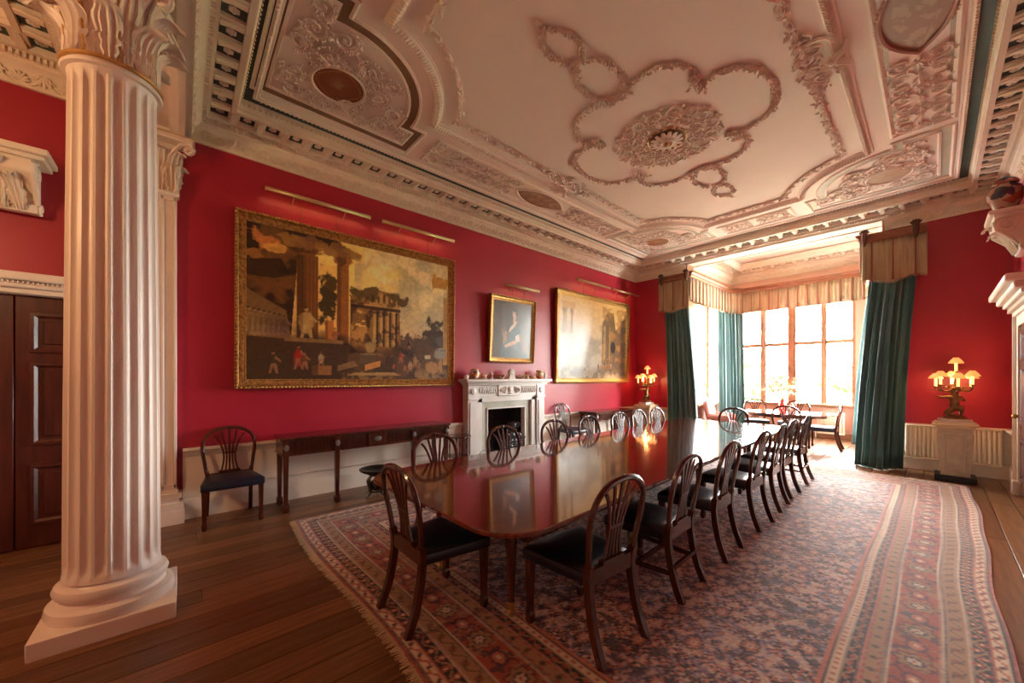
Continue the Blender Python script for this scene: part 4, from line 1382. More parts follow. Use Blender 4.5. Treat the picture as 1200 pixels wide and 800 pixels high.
    for (u, v, h, c) in ((0.70, 0.13, 0.11, (168, 52, 26)), (0.755, 0.06, 0.11, (190, 156, 108)), (0.785, 0.09, 0.12, (160, 124, 80)), (0.725, 0.07, 0.06, (186, 90, 44)), (0.66, 0.08, 0.05, (170, 60, 30)), (0.75, 0.24, 0.09, (44, 28, 14)), (0.10, 0.04, 0.16, (74, 58, 34)), (0.81, 0.08, 0.08, (130, 100, 58))):
        figure(p, u, v, h, c)
    p.blob(0.90, 0.10, 0.06, 0.055, (150, 110, 60), 47, 0.5); p.poly([(0.945, 0.06), (0.965, 0.06), (0.96, 0.20), (0.935, 0.14)], (150, 110, 60)); p.rect(0.845, 0.885, 0.17, 0.205, (196, 176, 130), 0.8)
    p.rect(0.965, 1.0, 0.12, 0.72, (176, 132, 70)); p.rect(0.975, 0.982, 0.15, 0.70, (60, 42, 22), 0.8); p.blob(0.955, 0.83, 0.06, 0.07, (176, 122, 40), 48, 1.0); p.blob(0.945, 0.22, 0.04, 0.05, (128, 122, 104), 49, 0.4); p.rect(0.92, 0.99, 0.24, 0.26, (110, 104, 90)); p.blob(0.945, 0.33, 0.03, 0.05, (70, 68, 62), 50, 0.5)
    p.a *= (0.72 + 0.56 * noise2(p.W, p.H, 6, 77))[..., None]
    return np.clip(p.a * 1.15, 0, 0.9)
def paint_lady():
    p = Paint(110, 130, (62, 44, 30))
    p.mix(p.nz(50, 3, 0.4, 0.7), (86, 62, 42), 0.8)
    p.mix(np.clip((p.u - 0.6) / 0.4, 0, 1), (70, 56, 50), 0.7)
    p.rect(0.20, 0.34, 0.35, 0.95, (96, 74, 50), 0.5, 0.03)
    p.poly([(0.20, 0.0), (0.24, 0.20), (0.42, 0.34), (0.46, 0.52), (0.52, 0.62), (0.66, 0.60), (0.74, 0.42), (0.80, 0.20), (0.98, 0.0)], (40, 62, 74))
    p.mix(((p.v < 0.34) & (p.u > 0.25) & (p.u < 0.9)) * p.nz(16, 8, 0.45, 0.6), (72, 88, 100), 0.6)
    p.poly([(0.72, 0.45), (0.80, 0.36), (0.92, 0.12), (0.80, 0.10), (0.72, 0.32)], (112, 52, 46), 0.8)
    p.poly([(0.40, 0.44), (0.50, 0.52), (0.58, 0.62), (0.50, 0.60), (0.42, 0.52)], (206, 186, 166))
    p.poly([(0.44, 0.48), (0.54, 0.66), (0.62, 0.66), (0.58, 0.58)], (214, 180, 152))
    p.rect(0.51, 0.58, 0.64, 0.74, (206, 164, 132)); p.ellipse(0.545, 0.79, 0.062, 0.085, (216, 172, 140)); p.ellipse(0.555, 0.86, 0.075, 0.045, (48, 32, 22)); p.ellipse(0.60, 0.80, 0.03, 0.07, (48, 32, 22))
    p.ellipse(0.52, 0.80, 0.012, 0.010, (60, 40, 32)); p.ellipse(0.565, 0.80, 0.012, 0.010, (60, 40, 32)); p.ellipse(0.545, 0.745, 0.02, 0.008, (170, 80, 70))
    p.poly([(0.58, 0.40), (0.68, 0.44), (0.70, 0.32), (0.60, 0.28)], (206, 196, 180))
    p.poly([(0.30, 0.22), (0.34, 0.18), (0.62, 0.27), (0.62, 0.33), (0.50, 0.30)], (208, 164, 132))
    p.ellipse(0.31, 0.43, 0.06, 0.05, (190, 150, 110)); p.ellipse(0.27, 0.47, 0.05, 0.05, (120, 84, 50)); p.poly([(0.28, 0.44), (0.36, 0.44), (0.36, 0.30), (0.26, 0.24)], (150, 116, 84))
    p.a *= (0.8 + 0.4 * noise2(p.W, p.H, 6, 5))[..., None]
    return p.a
def paint_haze():
    p = Paint(220, 160, (150, 150, 140))
    p.mix(p.v, (236, 190, 110), 0.9)
    p.mix(np.clip(1 - p.u * 1.5, 0, 1) * np.clip(1.1 - p.v, 0, 1), (190, 190, 186), 0.8)
    p.mix(p.nz(40, 12, 0.45, 0.65) * (p.v < 0.7), (118, 116, 108), 0.5)
    ruin_column(p, 0.05, 0.10, 0.55, 0.80, (170, 130, 80), (120, 90, 60), 3); ruin_column(p, 0.15, 0.18, 0.55, 0.80, (140, 100, 60), (100, 76, 50), 4); p.rect(0.03, 0.22, 0.84, 0.94, (190, 140, 70), 0.8, 0.02)
    p.rect(0.20, 0.60, 0.42, 0.52, (150, 140, 124), 0.6, 0.03)
    p.poly([(0.60, 0.12), (0.60, 0.72), (0.68, 0.90), (0.78, 0.88), (0.82, 0.66), (0.90, 0.74), (1, 0.92), (1, 0.05)], (88, 64, 36), 0.9)
    p.mix(((p.u > 0.60) & (p.v > 0.1) & (p.v < 0.95)) * p.nz(14, 18, 0.48, 0.6), (168, 120, 56), 0.75)
    p.rect(0.88, 1.0, 0.05, 0.85, (34, 26, 18), 0.8, 0.05); p.ellipse(0.78, 0.42, 0.05, 0.09, (30, 24, 18)); p.rect(0.62, 0.66, 0.25, 0.70, (176, 140, 84), 0.7); p.rect(0.71, 0.735, 0.25, 0.70, (176, 136, 76), 0.6)
    p.mix(np.clip((0.16 - p.v) / 0.08, 0, 1), (120, 98, 66), 0.7); p.mix(np.clip((0.2 - p.v) / 0.1, 0, 1) * p.nz(10, 28, 0.5, 0.6), (60, 46, 30), 0.7)
    for k in range(6):
        figure(p, 0.55 + 0.05 * k, 0.10 + 0.02 * (k % 3), 0.11, [(150, 70, 44), (180, 160, 120), (70, 80, 100)][k % 3])
    p.a *= (0.8 + 0.4 * noise2(p.W, p.H, 6, 15))[..., None]
    return p.a
def picture(name, label, y0, y1, z0, z1, img, fw, tilt, depth=0.07):
    W_, H_ = y1 - y0, z1 - z0
    t = thing(name, label, 'painting', (XA + 0.012, y0, z0))
    t.rotation_euler = (0, tilt, 0)
    # local: x out of the wall, y along, z up
    path = [(0, 0), (W_, 0), (W_, H_), (0, H_)]
    m_ = MB().sweep(path, [(0.0, 0.0), (0.0, depth * 0.7), (fw * 0.12, depth), (fw * 0.26, depth * 0.92), (fw * 0.34, depth * 0.7), (fw * 0.6, depth * 0.62), (fw * 0.8, depth * 0.45), (fw * 0.88, depth * 0.5), (fw, depth * 0.42), (fw, 0.0)], True)
    m_.v = [(c, a, b) for a, b, c in m_.v]
    fr = obj('frame', m_, GILT, t)
    be = MB()
    for (a, b, an) in along([(fw * .12, fw * .12), (W_ - fw * .12, fw * .12), (W_ - fw * .12, H_ - fw * .12), (fw * .12, H_ - fw * .12)], 0.04):
        be.ell((depth, a, b), (0.010, 0.017, 0.017), 5, 4)
    stuff(obj('carved_beading', be, GILT, fr))
    def f(U, Vv):
        return np.stack([np.full_like(U, depth * 0.4), fw * 0.95 + U * (W_ - 1.9 * fw), fw * 0.95 + Vv * (H_ - 1.9 * fw)], 1)
    color_sheet('canvas', img, f, VCOL, t)
    obj('backing', MB().box(0.0, depth * 0.3, fw * 0.5, W_ - fw * 0.5, fw * 0.5, H_ - fw * 0.5), BROWN, t)
    return t
picture('landscape_painting', 'large gilt-framed painting of golden classical ruins with small figures, above the long side table', 0.44, 3.34, 1.375, 3.42, paint_ruins(), 0.11, 0.010)
picture('portrait_painting', 'gilt-framed portrait of a seated figure in a dark blue gown, hung above the fireplace', 4.06, 5.18, 1.785, 3.00, paint_lady(), 0.09, 0.055)
picture('landscape_painting', 'large gilt-framed painting of hazy ruins under a pale sky, between fireplace and window corner', 5.82, 8.61, 1.385, 3.38, paint_haze(), 0.11, 0.022)

def picture_light(y0, y1, zz, label, yw, zw):
    t = thing('picture_light', label, 'picture light', (XA, (y0 + y1) / 2, zz), 0, 'brass bar lights over the paintings')
    h = (y1 - y0) / 2
    def shf(u, v):
        a = -1.25 + u * (PI + 1.35)
        return (0.16 + 0.026 * math.cos(a), -h + 2 * h * v, 0.026 * math.sin(a))
    so = obj('tube_shade', MB().grid(12, 1, shf), BARLIT, t)
    so.modifiers.new('sheet_thickness', 'SOLIDIFY').thickness = 0.002
    for s_ in (-1, 1):
        cp_ = MB().lathe([(0.027, -0.003), (0.027, 0.003)], 14)
        cp_.v = [(0.16 + a, s_ * h + c, b) for a, b, c in cp_.v]
        obj('end_cap', cp_, BARLIT, t)
    for s_ in (-0.5, 0.5):
        obj('arm', MB().tube([(0.0, s_ * h, -0.06), (0.06, s_ * h, -0.02), (0.15, s_ * h, 0.015)], 0.006, 6), BARLIT, t)
    for s_ in (-0.35, 0.35):
        obj('hanging_wire', MB().tube([(0.012, s_ * h, -0.02), (0.012, s_ * h, zw - zz)], 0.003, 5), WIRE, t)
    obj('lamp_strip', MB().box(0.150, 0.166, -h * 0.97, h * 0.97, 0.004, 0.010), BARGLOW, t)
    return t
picture_light(0.72, 1.93, 3.70, 'longer brass bar light above the ruins painting over the side table', 0, 3.42)
picture_light(2.11, 3.28, 3.70, 'brass bar light above the ruins painting, on the side next to the fireplace', 0, 3.42)
picture_light(4.40, 5.24, 3.19, 'short brass bar light above the portrait over the fireplace', 0, 3.03)
picture_light(6.42, 7.66, 3.64, 'brass bar light above the hazy ruins painting, on the side next to the fireplace', 0, 3.38)
picture_light(7.80, 8.95, 3.64, 'brass bar light above the hazy ruins painting, next to the window corner', 0, 3.38)

# ------------------------------------------------------------------ fireplace
fp = thing('fireplace', 'white marble chimneypiece with carved frieze, grey-green slips and dark hearth opening', 'fireplace', (XA, 4.48, 0))
# local: x out of wall, y along
sr = MB()
for s_ in (-1, 1):
    a, b = sorted((s_ * 0.70, s_ * 0.93))
    sr.bbox(0, 0.17, a, b, 0, 0.14, 0.006)
    sr.box(0, 0.15, a + 0.012, b - 0.012, 0.14, 1.14)
    sr.box(0.15, 0.165, a + 0.05, b - 0.05, 0.22, 1.08)
    sr.bbox(0, 0.175, a, b, 1.12, 1.16, 0.008)
    sr.box(0, 0.16, a + 0.01, b - 0.01, 1.16, 1.39)
    a, b = sorted((s_ * 0.60, s_ * 0.70))
    sr.box(0, 0.12, a, b, 0, 1.14)
sr.box(0, 0.12, -0.70, 0.70, 1.08, 1.17)
sr.box(0, 0.14, -0.70, 0.70, 1.17, 1.39)
su = obj('surround', sr, MARBLE, fp)
sh = MB()
sh.bbox(0, 0.20, -0.95, 0.95, 1.37, 1.405, 0.008)
sh.bbox(0, 0.24, -0.98, 0.98, 1.405, 1.43, 0.006)
sh.bbox(0, 0.28, -1.02, 1.02, 1.43, 1.48, 0.01)
obj('mantel_shelf', sh, MARBLE, fp)
cv = MB()
cv.bbox(0.14, 0.165, -0.27, 0.27, 1.175, 1.385, 0.006)
obj('frieze_tablet', cv, MARBLE, su)
RELM = mat('carved_marble_relief', (0.74, 0.69, 0.63), rough=0.4)
rl = MB()
rl.lathe([(0.02, 0), (0.05, 0.02), (0.02, 0.035), (0.045, 0.06), (0.05, 0.10), (0.03, 0.12), (0.045, 0.13)], 12, (0.175, 0, 1.21), sx=0.4)
for s_ in (-1, 1):
    for k in range(4):
        yy = s_ * (0.10 + 0.035 * k)
        rl.tube([(0.17, yy, 1.35 - 0.01 * k), (0.18, yy + s_ * 0.015, 1.30), (0.17, yy + s_ * 0.03, 1.22 + 0.01 * k)], [0.006, 0.012, 0.005], 5)
    for k in range(9):
        yy = s_ * (0.31 + 0.042 * k)
        rl.tube([(0.145, yy, 1.22), (0.155, yy + s_ * 0.02, 1.29), (0.145, yy, 1.35)], [0.006, 0.013, 0.006], 5)
    rl.lathe([(0.002, 0.03), (0.05, 0.02), (0.06, 0)], 14, (0, 0, 0))
    n0 = len(rl.v) - 42
    for i in range(n0, len(rl.v)):
        x_, y_, z_ = rl.v[i]
        rl.v[i] = (0.16 + z_, s_ * 0.815 + y_, 1.27 + x_)
stuff(obj('carved_relief', rl, RELM, su))
sp = MB()
for s_ in (-1, 1):
    a, b = sorted((s_ * 0.46, s_ * 0.60))
    sp.box(-0.02, 0.07, a, b, 0, 1.08)
sp.box(-0.02, 0.07, -0.46, 0.46, 0.95, 1.08)
obj('marble_slip', sp, GMARBLE, fp)
ed = MB()
for s_ in (-1, 1):
    a, b = sorted((s_ * 0.445, s_ * 0.465))
    ed.box(-0.02, 0.085, a, b, 0, 0.965)
ed.box(-0.02, 0.085, -0.465, 0.465, 0.945, 0.965)
obj('white_fillet', ed, MARBLE, fp)
fb2 = MB()
fb2.box(-0.50, -0.46, -0.5, 0.5, 0, 1.0)
for s_ in (-1, 1):
    a, b = sorted((s_ * 0.448, s_ * 0.50))
    fb2.box(-0.50, -0.02, a, b, 0, 1.0)
fb2.box(-0.50, -0.02, -0.5, 0.5, 0.95, 1.0)
obj('firebox', fb2, CHARC, fp)
obj('hearthstone', MB().bbox(-0.5, 0.46, -0.98, 0.98, 0.0, 0.02, 0.004), GMARBLE, fp)
gr = thing('fire_basket', 'dark iron fire basket with scrolled work heaped with black coals in the fireplace', 'grate', (XA - 0.06, 4.66, 0.02))
fb_ = MB()
for (x_, y_) in ((0.12, -0.27), (0.12, 0.27), (-0.2, -0.25), (-0.2, 0.25)):
    fb_.tube([(x_ + 0.03, y_ * 1.1, 0), (x_, y_, 0.08), (x_, y_, 0.30), (x_ + 0.02, y_ * 1.03, 0.36)], [0.02, 0.015, 0.014, 0.02], 6)
for k in range(5):
    fb_.tube([(0.12, -0.27, 0.12 + k * 0.045), (0.15, 0, 0.12 + k * 0.045), (0.12, 0.27, 0.12 + k * 0.045)], 0.008, 6)
fb_.box(-0.2, 0.12, -0.26, 0.26, 0.10, 0.115)
obj('basket', fb_, IRON, gr)
for k in range(34):
    b = MB()
    lv = k % 5
    sp_ = 0.21 - lv * 0.035
    cx, cy, cz = random.uniform(-0.10, 0.12), random.uniform(-sp_, sp_) + 0.03 * lv, 0.17 + lv * 0.10 + random.uniform(0, 0.02)
    b.tube([(cx + 0.045 * math.cos(a) * 0.4, cy + 0.05 * math.cos(a), cz + 0.045 * math.sin(a)) for a in np.linspace(0, 2 * PI, 11)[:-1]], 0.013, 5, closed=True)
    b.ell((cx - 0.01, cy, cz), (0.035, 0.03, 0.028), 7, 5)
    obj('coal', b, IRON, gr)
sc = thing('coal_scuttle', 'low black coal scuttle standing on the hearth beside the chimneypiece', 'scuttle', (XA + 0.33, 3.75, 0.02), 0.3)
obj('bucket', MB().lathe([(0.09, 0), (0.12, 0.02), (0.14, 0.12), (0.12, 0.17), (0.07, 0.20), (0.02, 0.21)], 16, sx=1.0, sy=1.25), BLACK, sc)
obj('handle', MB().tube([(0, -0.12, 0.16), (0, -0.09, 0.25), (0, 0, 0.28), (0, 0.09, 0.25), (0, 0.12, 0.16)], 0.008, 6), IRON, sc)

# things on the mantel shelf
MZ = 1.48
def pot(name, label, y, prof, m=IMARI, cat='pot', x=0.15, parts=None):
    t = thing(name, label, cat, (XA + x, y, MZ))
    obj('body', MB().lathe(prof, 18), m, t)
    return t
JAR = [(0.035, 0), (0.06, 0.02), (0.078, 0.07), (0.078, 0.11), (0.06, 0.14), (0.062, 0.15), (0.055, 0.155)]
t = pot('lidded_pot', 'small cream lidded pot at the end of the mantelpiece next to a large jar', 3.53, [(0.025, 0), (0.04, 0.02), (0.045, 0.045), (0.03, 0.065), (0.02, 0.07)], WHITEP)
obj('knob', MB().ell((0, 0, 0.078), (0.01, 0.01, 0.01), 8, 5), WHITEP, t)
for y, lab in ((3.70, 'stout orange patterned jar on the mantelpiece beside the lidded teapot'), (5.26, 'stout orange patterned jar on the mantelpiece beside the slim white jug')):
    t = pot('patterned_jar', lab, y, JAR, cat='jar')
    obj('rim', MB().lathe([(0.056, 0.15), (0.066, 0.155), (0.066, 0.165), (0.056, 0.168)], 18), GILT, t)
    for s_ in (-1, 1):
        obj('handle', MB().tube([(0, s_ * 0.065, 0.13), (0, s_ * 0.10, 0.12), (0, s_ * 0.10, 0.08), (0, s_ * 0.075, 0.06)], 0.008, 6), GILT, t)
t = pot('teapot', 'orange and white lidded teapot on a saucer on the mantelpiece', 3.88, [(0.03, 0.012), (0.05, 0.03), (0.055, 0.055), (0.035, 0.08), (0.012, 0.095), (0.012, 0.11), (0.004, 0.115)], cat='teapot')
obj('spout', MB().tube([(0, 0.045, 0.04), (0, 0.075, 0.06), (0, 0.085, 0.085)], [0.012, 0.009, 0.006], 6), IMARI, t)
obj('saucer', MB().lathe([(0.03, 0), (0.075, 0.008), (0.078, 0.014), (0.03, 0.012)], 18), WHITEP, t)
def figurine(y, lab, h):
    t = thing('figurine', lab, 'figurine', (XA + 0.15, y, MZ))
    obj('base', MB().lathe([(0.028, 0), (0.03, 0.012), (0.022, 0.018)], 12), WHITEP, t)
    b = MB()
    b.lathe([(0.022, 0.018), (0.026, h * 0.25), (0.016, h * 0.5), (0.022, h * 0.68), (0.018, h * 0.76), (0.008, h * 0.8), (0.007, h * 0.83)], 12)
    b.ell((0, 0, h * 0.9), (0.013, 0.013, 0.016), 8, 6)
    for s_ in (-1, 1):
        b.tube([(0, s_ * 0.02, h * 0.74), (0.014, s_ * 0.034, h * 0.58), (0.024, s_ * 0.018, h * 0.5)], 0.006, 6)
    obj('body', b, IMARI, t)
figurine(4.06, 'small porcelain figurine on the mantelpiece between the teapot and a basket dish', 0.13)
figurine(4.94, 'small porcelain figurine on the mantelpiece between two orange bowls', 0.12)
BOWL = [(0.04, 0), (0.045, 0.01), (0.085, 0.05), (0.10, 0.075), (0.092, 0.075), (0.04, 0.018)]
for y, s_, lab in ((4.28, 1.0, 'wide orange patterned dish on the mantelpiece left of the white clock'.replace('left of', 'between a figurine and')), (4.77, 0.95, 'wide orange patterned bowl on the mantelpiece between the white clock and a figurine'), (5.07, 0.72, 'small orange patterned bowl on the mantelpiece between a figurine and a stout jar')):
    t = pot('bowl', lab, y, [(a * s_, b * s_) for a, b in BOWL], cat='bowl')
    obj('foot', MB().lathe([(0.045 * s_, 0), (0.045 * s_, 0.012)], 16), GILT, t)
t = thing('mantel_clock', 'small white porcelain clock with round dial in the middle of the mantelpiece', 'clock', (XA + 0.15, 4.52, MZ))
ol = [(-0.075, 0), (0.075, 0), (0.07, 0.03), (0.055, 0.05), (0.06, 0.10)] + [(0.06 * math.cos(a), 0.12 + 0.06 * math.sin(a)) for a in np.linspace(0, PI, 9)] + [(-0.06, 0.10), (-0.055, 0.05), (-0.07, 0.03)]
obj('case', MB().prism(ol, lambda a, b, tt: (tt, a, b), -0.035, 0.035), WHITEP, t)
dl = MB()
dl.lathe([(0.038, 0), (0.038, 0.006), (0.002, 0.008)], 20)
dl.v = [(0.035 + c, a, 0.118 + b) for a, b, c in dl.v]
dial = obj('dial', dl, mat('clock_dial', (0.75, 0.8, 0.78), rough=0.3), t)
rg = MB().tube([(0.04, 0.04 * math.cos(a), 0.118 + 0.04 * math.sin(a)) for a in np.linspace(0, 2 * PI, 21)[:-1]], 0.004, 5, closed=True)
obj('bezel', rg, GILT, t)
hd = MB().box(0.043, 0.045, -0.0015, 0.0015, 0.118, 0.145)
hd.box(0.043, 0.045, 0.0, 0.018, 0.1165, 0.1195)
obj('clock_hands', hd, BLACK, dial)
t = pot('jug', 'slim white jug at the end of the mantelpiece beside a stout orange jar', 5.41, [(0.022, 0), (0.03, 0.02), (0.032, 0.06), (0.02, 0.09), (0.018, 0.12), (0.026, 0.135)], WHITEP, 'jug')
obj('handle', MB().tube([(0, 0.02, 0.12), (0, 0.05, 0.10), (0, 0.045, 0.06), (0, 0.03, 0.04)], 0.005, 6), WHITEP, t)

# ------------------------------------------------------------------ chairs
def make_chair(stretch):
    t = link('dining_chair', None)
    # seat (leather over the rails), x across, +y front
    def seat_ring(k, zz):
        fw_, bw_, y1, y0 = 0.262 - k, 0.205 - k, 0.235 - k, -0.205 + k
        pts = []
        for i in range(9):
            u = i / 8 * 2 - 1
            pts.append((u * fw_, y1 + 0.022 * (1 - u * u), zz))
        for i in range(7):
            u = 1 - i / 6 * 2
            pts.append((u * bw_, y0, zz))
        return pts
    st = MB()
    rings = [seat_ring(0.004, 0.385), seat_ring(0.0, 0.39), seat_ring(0.0, 0.445), seat_ring(0.012, 0.462), seat_ring(0.06, 0.474), seat_ring(0.13, 0.480)]
    vs = sum(rings, [])
    n = len(rings[0])
    fs = [tuple(range(n - 1, -1, -1)), tuple(range((len(rings) - 1) * n, len(rings) * n))]
    for k in range(len(rings) - 1):
        for i in range(n):
            j = (i + 1) % n
            fs.append((k * n + i, k * n + j, k * n + n + j, k * n + n + i))
    st.add(vs, fs)
    seat = obj('seat', st, LEATHER, t, smooth=55)
    pg = MB().tube([(a, b, c + 0.002) for a, b, c in seat_ring(0.002, 0.447)], 0.0045, 5, closed=True)
    obj('piping', pg, LEATHER, seat)
    for s_ in (-1, 1):
        lg = MB()
        x_, y_ = s_ * 0.232, 0.205
        ws = [(0.022, 0.44), (0.022, 0.36), (0.016, 0.07), (0.021, 0.055), (0.021, 0.02), (0.015, 0.0)]
        vs, fs = [], []
        for w_, zz in ws:
            vs += [(x_ - w_, y_ - w_, zz), (x_ + w_, y_ - w_, zz), (x_ + w_, y_ + w_, zz), (x_ - w_, y_ + w_, zz)]
        for k in range(len(ws) - 1):
            for i in range(4):
                j = (i + 1) % 4
                fs.append((k * 4 + i, k * 4 + j, k * 4 + 4 + j, k * 4 + 4 + i))
        fs += [(0, 1, 2, 3), (len(ws) * 4 - 4, len(ws) * 4 - 3, len(ws) * 4 - 2, len(ws) * 4 - 1)]
        lg.add(vs, fs)
        obj('front_leg', lg, MAHOG, t, smooth=0)
        rl_ = MB().bar(spline([(s_ * 0.196, -0.312, 0.0), (s_ * 0.192, -0.258, 0.14), (s_ * 0.19, -0.224, 0.30), (s_ * 0.19, -0.215, 0.42), (s_ * 0.198, -0.225, 0.50)], 5), 0.036, 0.042, (0, 1, 0))
        rl_.v = [(a, b, max(c, 0.0)) for a, b, c in rl_.v]
        obj('rear_leg', rl_, MAHOG, t)
    br = MB().box(-0.18, 0.18, -0.232, -0.198, 0.385, 0.47)
    obj('back_rail', br, MAHOG, t)
    hp = spline([(-0.197, -0.222, 0.47), (-0.215, -0.238, 0.60), (-0.232, -0.262, 0.74), (-0.205, -0.285, 0.855), (-0.12, -0.298, 0.925), (0.0, -0.303, 0.945),
                 (0.12, -0.298, 0.925), (0.205, -0.285, 0.855), (0.232, -0.262, 0.74), (0.215, -0.238, 0.60), (0.197, -0.222, 0.47)], 5)
    hoop = obj('back_hoop', MB().tube(hp, 0.0185, 8, flat=0.85, up=(0, 1, 0.01)), MAHOG, t)
    crest = MB().ell((0, -0.300, 0.945), (0.035, 0.016, 0.02), 10, 6)
    obj('crest_carving', crest, MAHOG, hoop)
    shoe = MB().box(-0.095, 0.095, -0.238, -0.205, 0.47, 0.492)
    splat = obj('splat', shoe, MAHOG, t)
    for k in range(-2, 3):
        xb = 0.030 * k
        xt = 0.068 * k
        zt = 0.928 - 0.013 * k * k
        yb, yt = -0.222, -0.298 + 0.002 * k * k
        b = MB().bar(spline([(xb * 1.2, yb, 0.485), (xb * 0.85, -0.236, 0.60), (xb * 0.95, -0.252, 0.70), (xt * 0.72, -0.276, 0.82), (xt, yt, zt)], 4), 0.017 if k else 0.02, 0.012, (0, 1, 0.2))
        obj('splat_bar', b, MAHOG, splat)
    obj('splat_crosspiece', MB().box(-0.062, 0.062, -0.256, -0.242, 0.665, 0.682), MAHOG, splat)
    if stretch:
        for s_ in (-1, 1):
            obj('side_stretcher', MB().bar([(s_ * 0.19, -0.262, 0.17), (s_ * 0.23, 0.2, 0.17)], 0.018, 0.028, (0, 0, 1)), MAHOG, t)
        obj('cross_stretcher', MB().bar([(-0.212, 0.0, 0.17), (0.212, 0.0, 0.17)], 0.018, 0.028, (0, 0, 1)), MAHOG, t)
        obj('rear_stretcher', MB().bar([(-0.19, -0.258, 0.22), (0.19, -0.258, 0.22)], 0.018, 0.03, (0, 0, 1)), MAHOG, t)
    return t
CH = {False: make_chair(False), True: make_chair(True)}
used = {False: False, True: False}
def chair(x_, y_, face, label, group, st=False, sc=1.0):
    """face: direction the sitter looks, degrees from +x"""
    o = CH[st] if not used[st] else copy_tree(CH[st])
    used[st] = True
    CHJOBS.append((o, x_, y_, face, label, group, sc))
CHJOBS = []
ORD = ['first', 'second', 'third', 'fourth', 'fifth', 'sixth', 'seventh']
RY = [1.81, 2.645, 3.46, 4.375, 5.13, 5.80, 6.72]
for i, yv in enumerate(RY):
    st = i in (1, 6)
    xx = -1.415 - 0.02 * (i > 3) - 0.03 * (i > 4) - 0.02 * (i > 5)
    chair(xx, yv, 180 + (-3, 2, 1, -2, 2, -1, 1)[i], 'hoop-back dining chair %s on the long table side facing the fireplace, counting from the column' % ORD[i], 'dining chairs round the long table', st)
LY = [1.80, 2.68, 3.52, 4.28, 5.08, 5.70, 6.35]
for i, yv in enumerate(LY):
    chair(-2.865 - 0.022 * i, yv, (0, 2, -2, 1, -1, 2, 0)[i], 'hoop-back dining chair %s along the fireplace side of the long table, counting from the column' % ORD[i], 'dining chairs round the long table')
chair(-2.18, 1.27, 90, 'hoop-back dining chair with dark seat at the head of the long table by the column', 'dining chairs round the long table')
chair(-2.36, 7.06, -90, 'hoop-back dining chair at the head of the long table nearest the bay window', 'dining chairs round the long table')
chair(-4.93, 0.39, 0, 'hoop-back mahogany chair with navy seat against the wall between pilaster and long side table', 'chairs against the picture wall')
chair(-4.93, 6.02, 0, 'hoop-back chair with navy seat against the wall between fireplace and short side table', 'chairs against the picture wall')
chair(-1.92, 9.12, 90, 'hoop-back chair with its back to the dining room at the bay window table', 'chairs at the bay table')
chair(-1.56, 10.18, 183, 'hoop-back chair at the radiator end of the bay window table', 'chairs at the bay table')
chair(-2.98, 10.85, -70, 'hoop-back chair at the bay window table next to the green inner curtain', 'chairs at the bay table')
chair(-2.22, 10.95, -95, 'hoop-back chair at the bay window table with its back to the panes', 'chairs at the bay table')
for (o, x_, y_, face, label, group, s_) in CHJOBS:
    on_rug = (-4.40 < x_ < 0.3) and (0.9 < y_ < 8.1)
    o.location = (x_, y_, 0.0125 if on_rug else 0.0)
    o.rotation_euler = (0, 0, math.radians(face) - PI / 2)
    tag(o, label, 'chair', group)

# ------------------------------------------------------------------ long dining table
tb = thing('dining_table', 'very long polished mahogany dining table with rounded corners, standing on the rug', 'table', (-2.235, 4.08, 0.012), math.radians(2.0))
TW, TL = 0.845, 3.0
seams = [-TL, -1.15, 0.45, 1.75, TL]
for k in range(4):
    y0, y1 = seams[k] + (0.0012 if k else 0), seams[k + 1] - (0.0012 if k < 3 else 0)
    r = 0.28
    ol = []
    if k == 0:
        ol += arc(-TW + r, y0 + r, r, PI, 1.5 * PI, 8) + arc(TW - r, y0 + r, r, 1.5 * PI, 2 * PI, 8)
    else:
        ol += [(-TW, y0), (TW, y0)]
    if k == 3:
        ol += arc(TW - r, y1 - r, r, 0, PI / 2, 8) + arc(-TW + r, y1 - r, r, PI / 2, PI, 8)
    else:
        ol += [(TW, y1), (-TW, y1)]
    b = MB()
    lay = [(0.012, 0.700), (0.0, 0.706), (0.0, 0.722), (0.006, 0.728)]
    n = len(ol)
    vs = []
    for ins, zz in lay:
        for a, c in ol:
            sx = (TW - ins) / TW
            if k == 0 and c < y0 + r:
                c2 = y0 + r + (c - y0 - r) * (r - ins) / r
            elif k == 3 and c > y1 - r:
                c2 = y1 - r + (c - y1 + r) * (r - ins) / r
            else:
                c2 = c
            vs.append((a * sx, c2, zz))
    fs = [tuple(range(n - 1, -1, -1)), tuple(range(3 * n, 4 * n))]
    for q_ in range(3):
        for i in range(n):
            j = (i + 1) % n
            fs.append((q_ * n + i, q_ * n + j, q_ * n + n + j, q_ * n + n + i))
    b.add(vs, fs)
    obj('tabletop_leaf', b, TABLET, tb)
ap = MB()
for s_ in (-1, 1):
    a, b_ = sorted((s_ * 0.70, s_ * 0.725))
    ap.box(a, b_, -TL + 0.25, TL - 0.25, 0.62, 0.70)
    a, b_ = sorted((s_ * (TL - 0.275), s_ * (TL - 0.25)))
    ap.box(-0.70, 0.70, a, b_, 0.62, 0.70)
obj('apron', ap, MAHOG, tb)
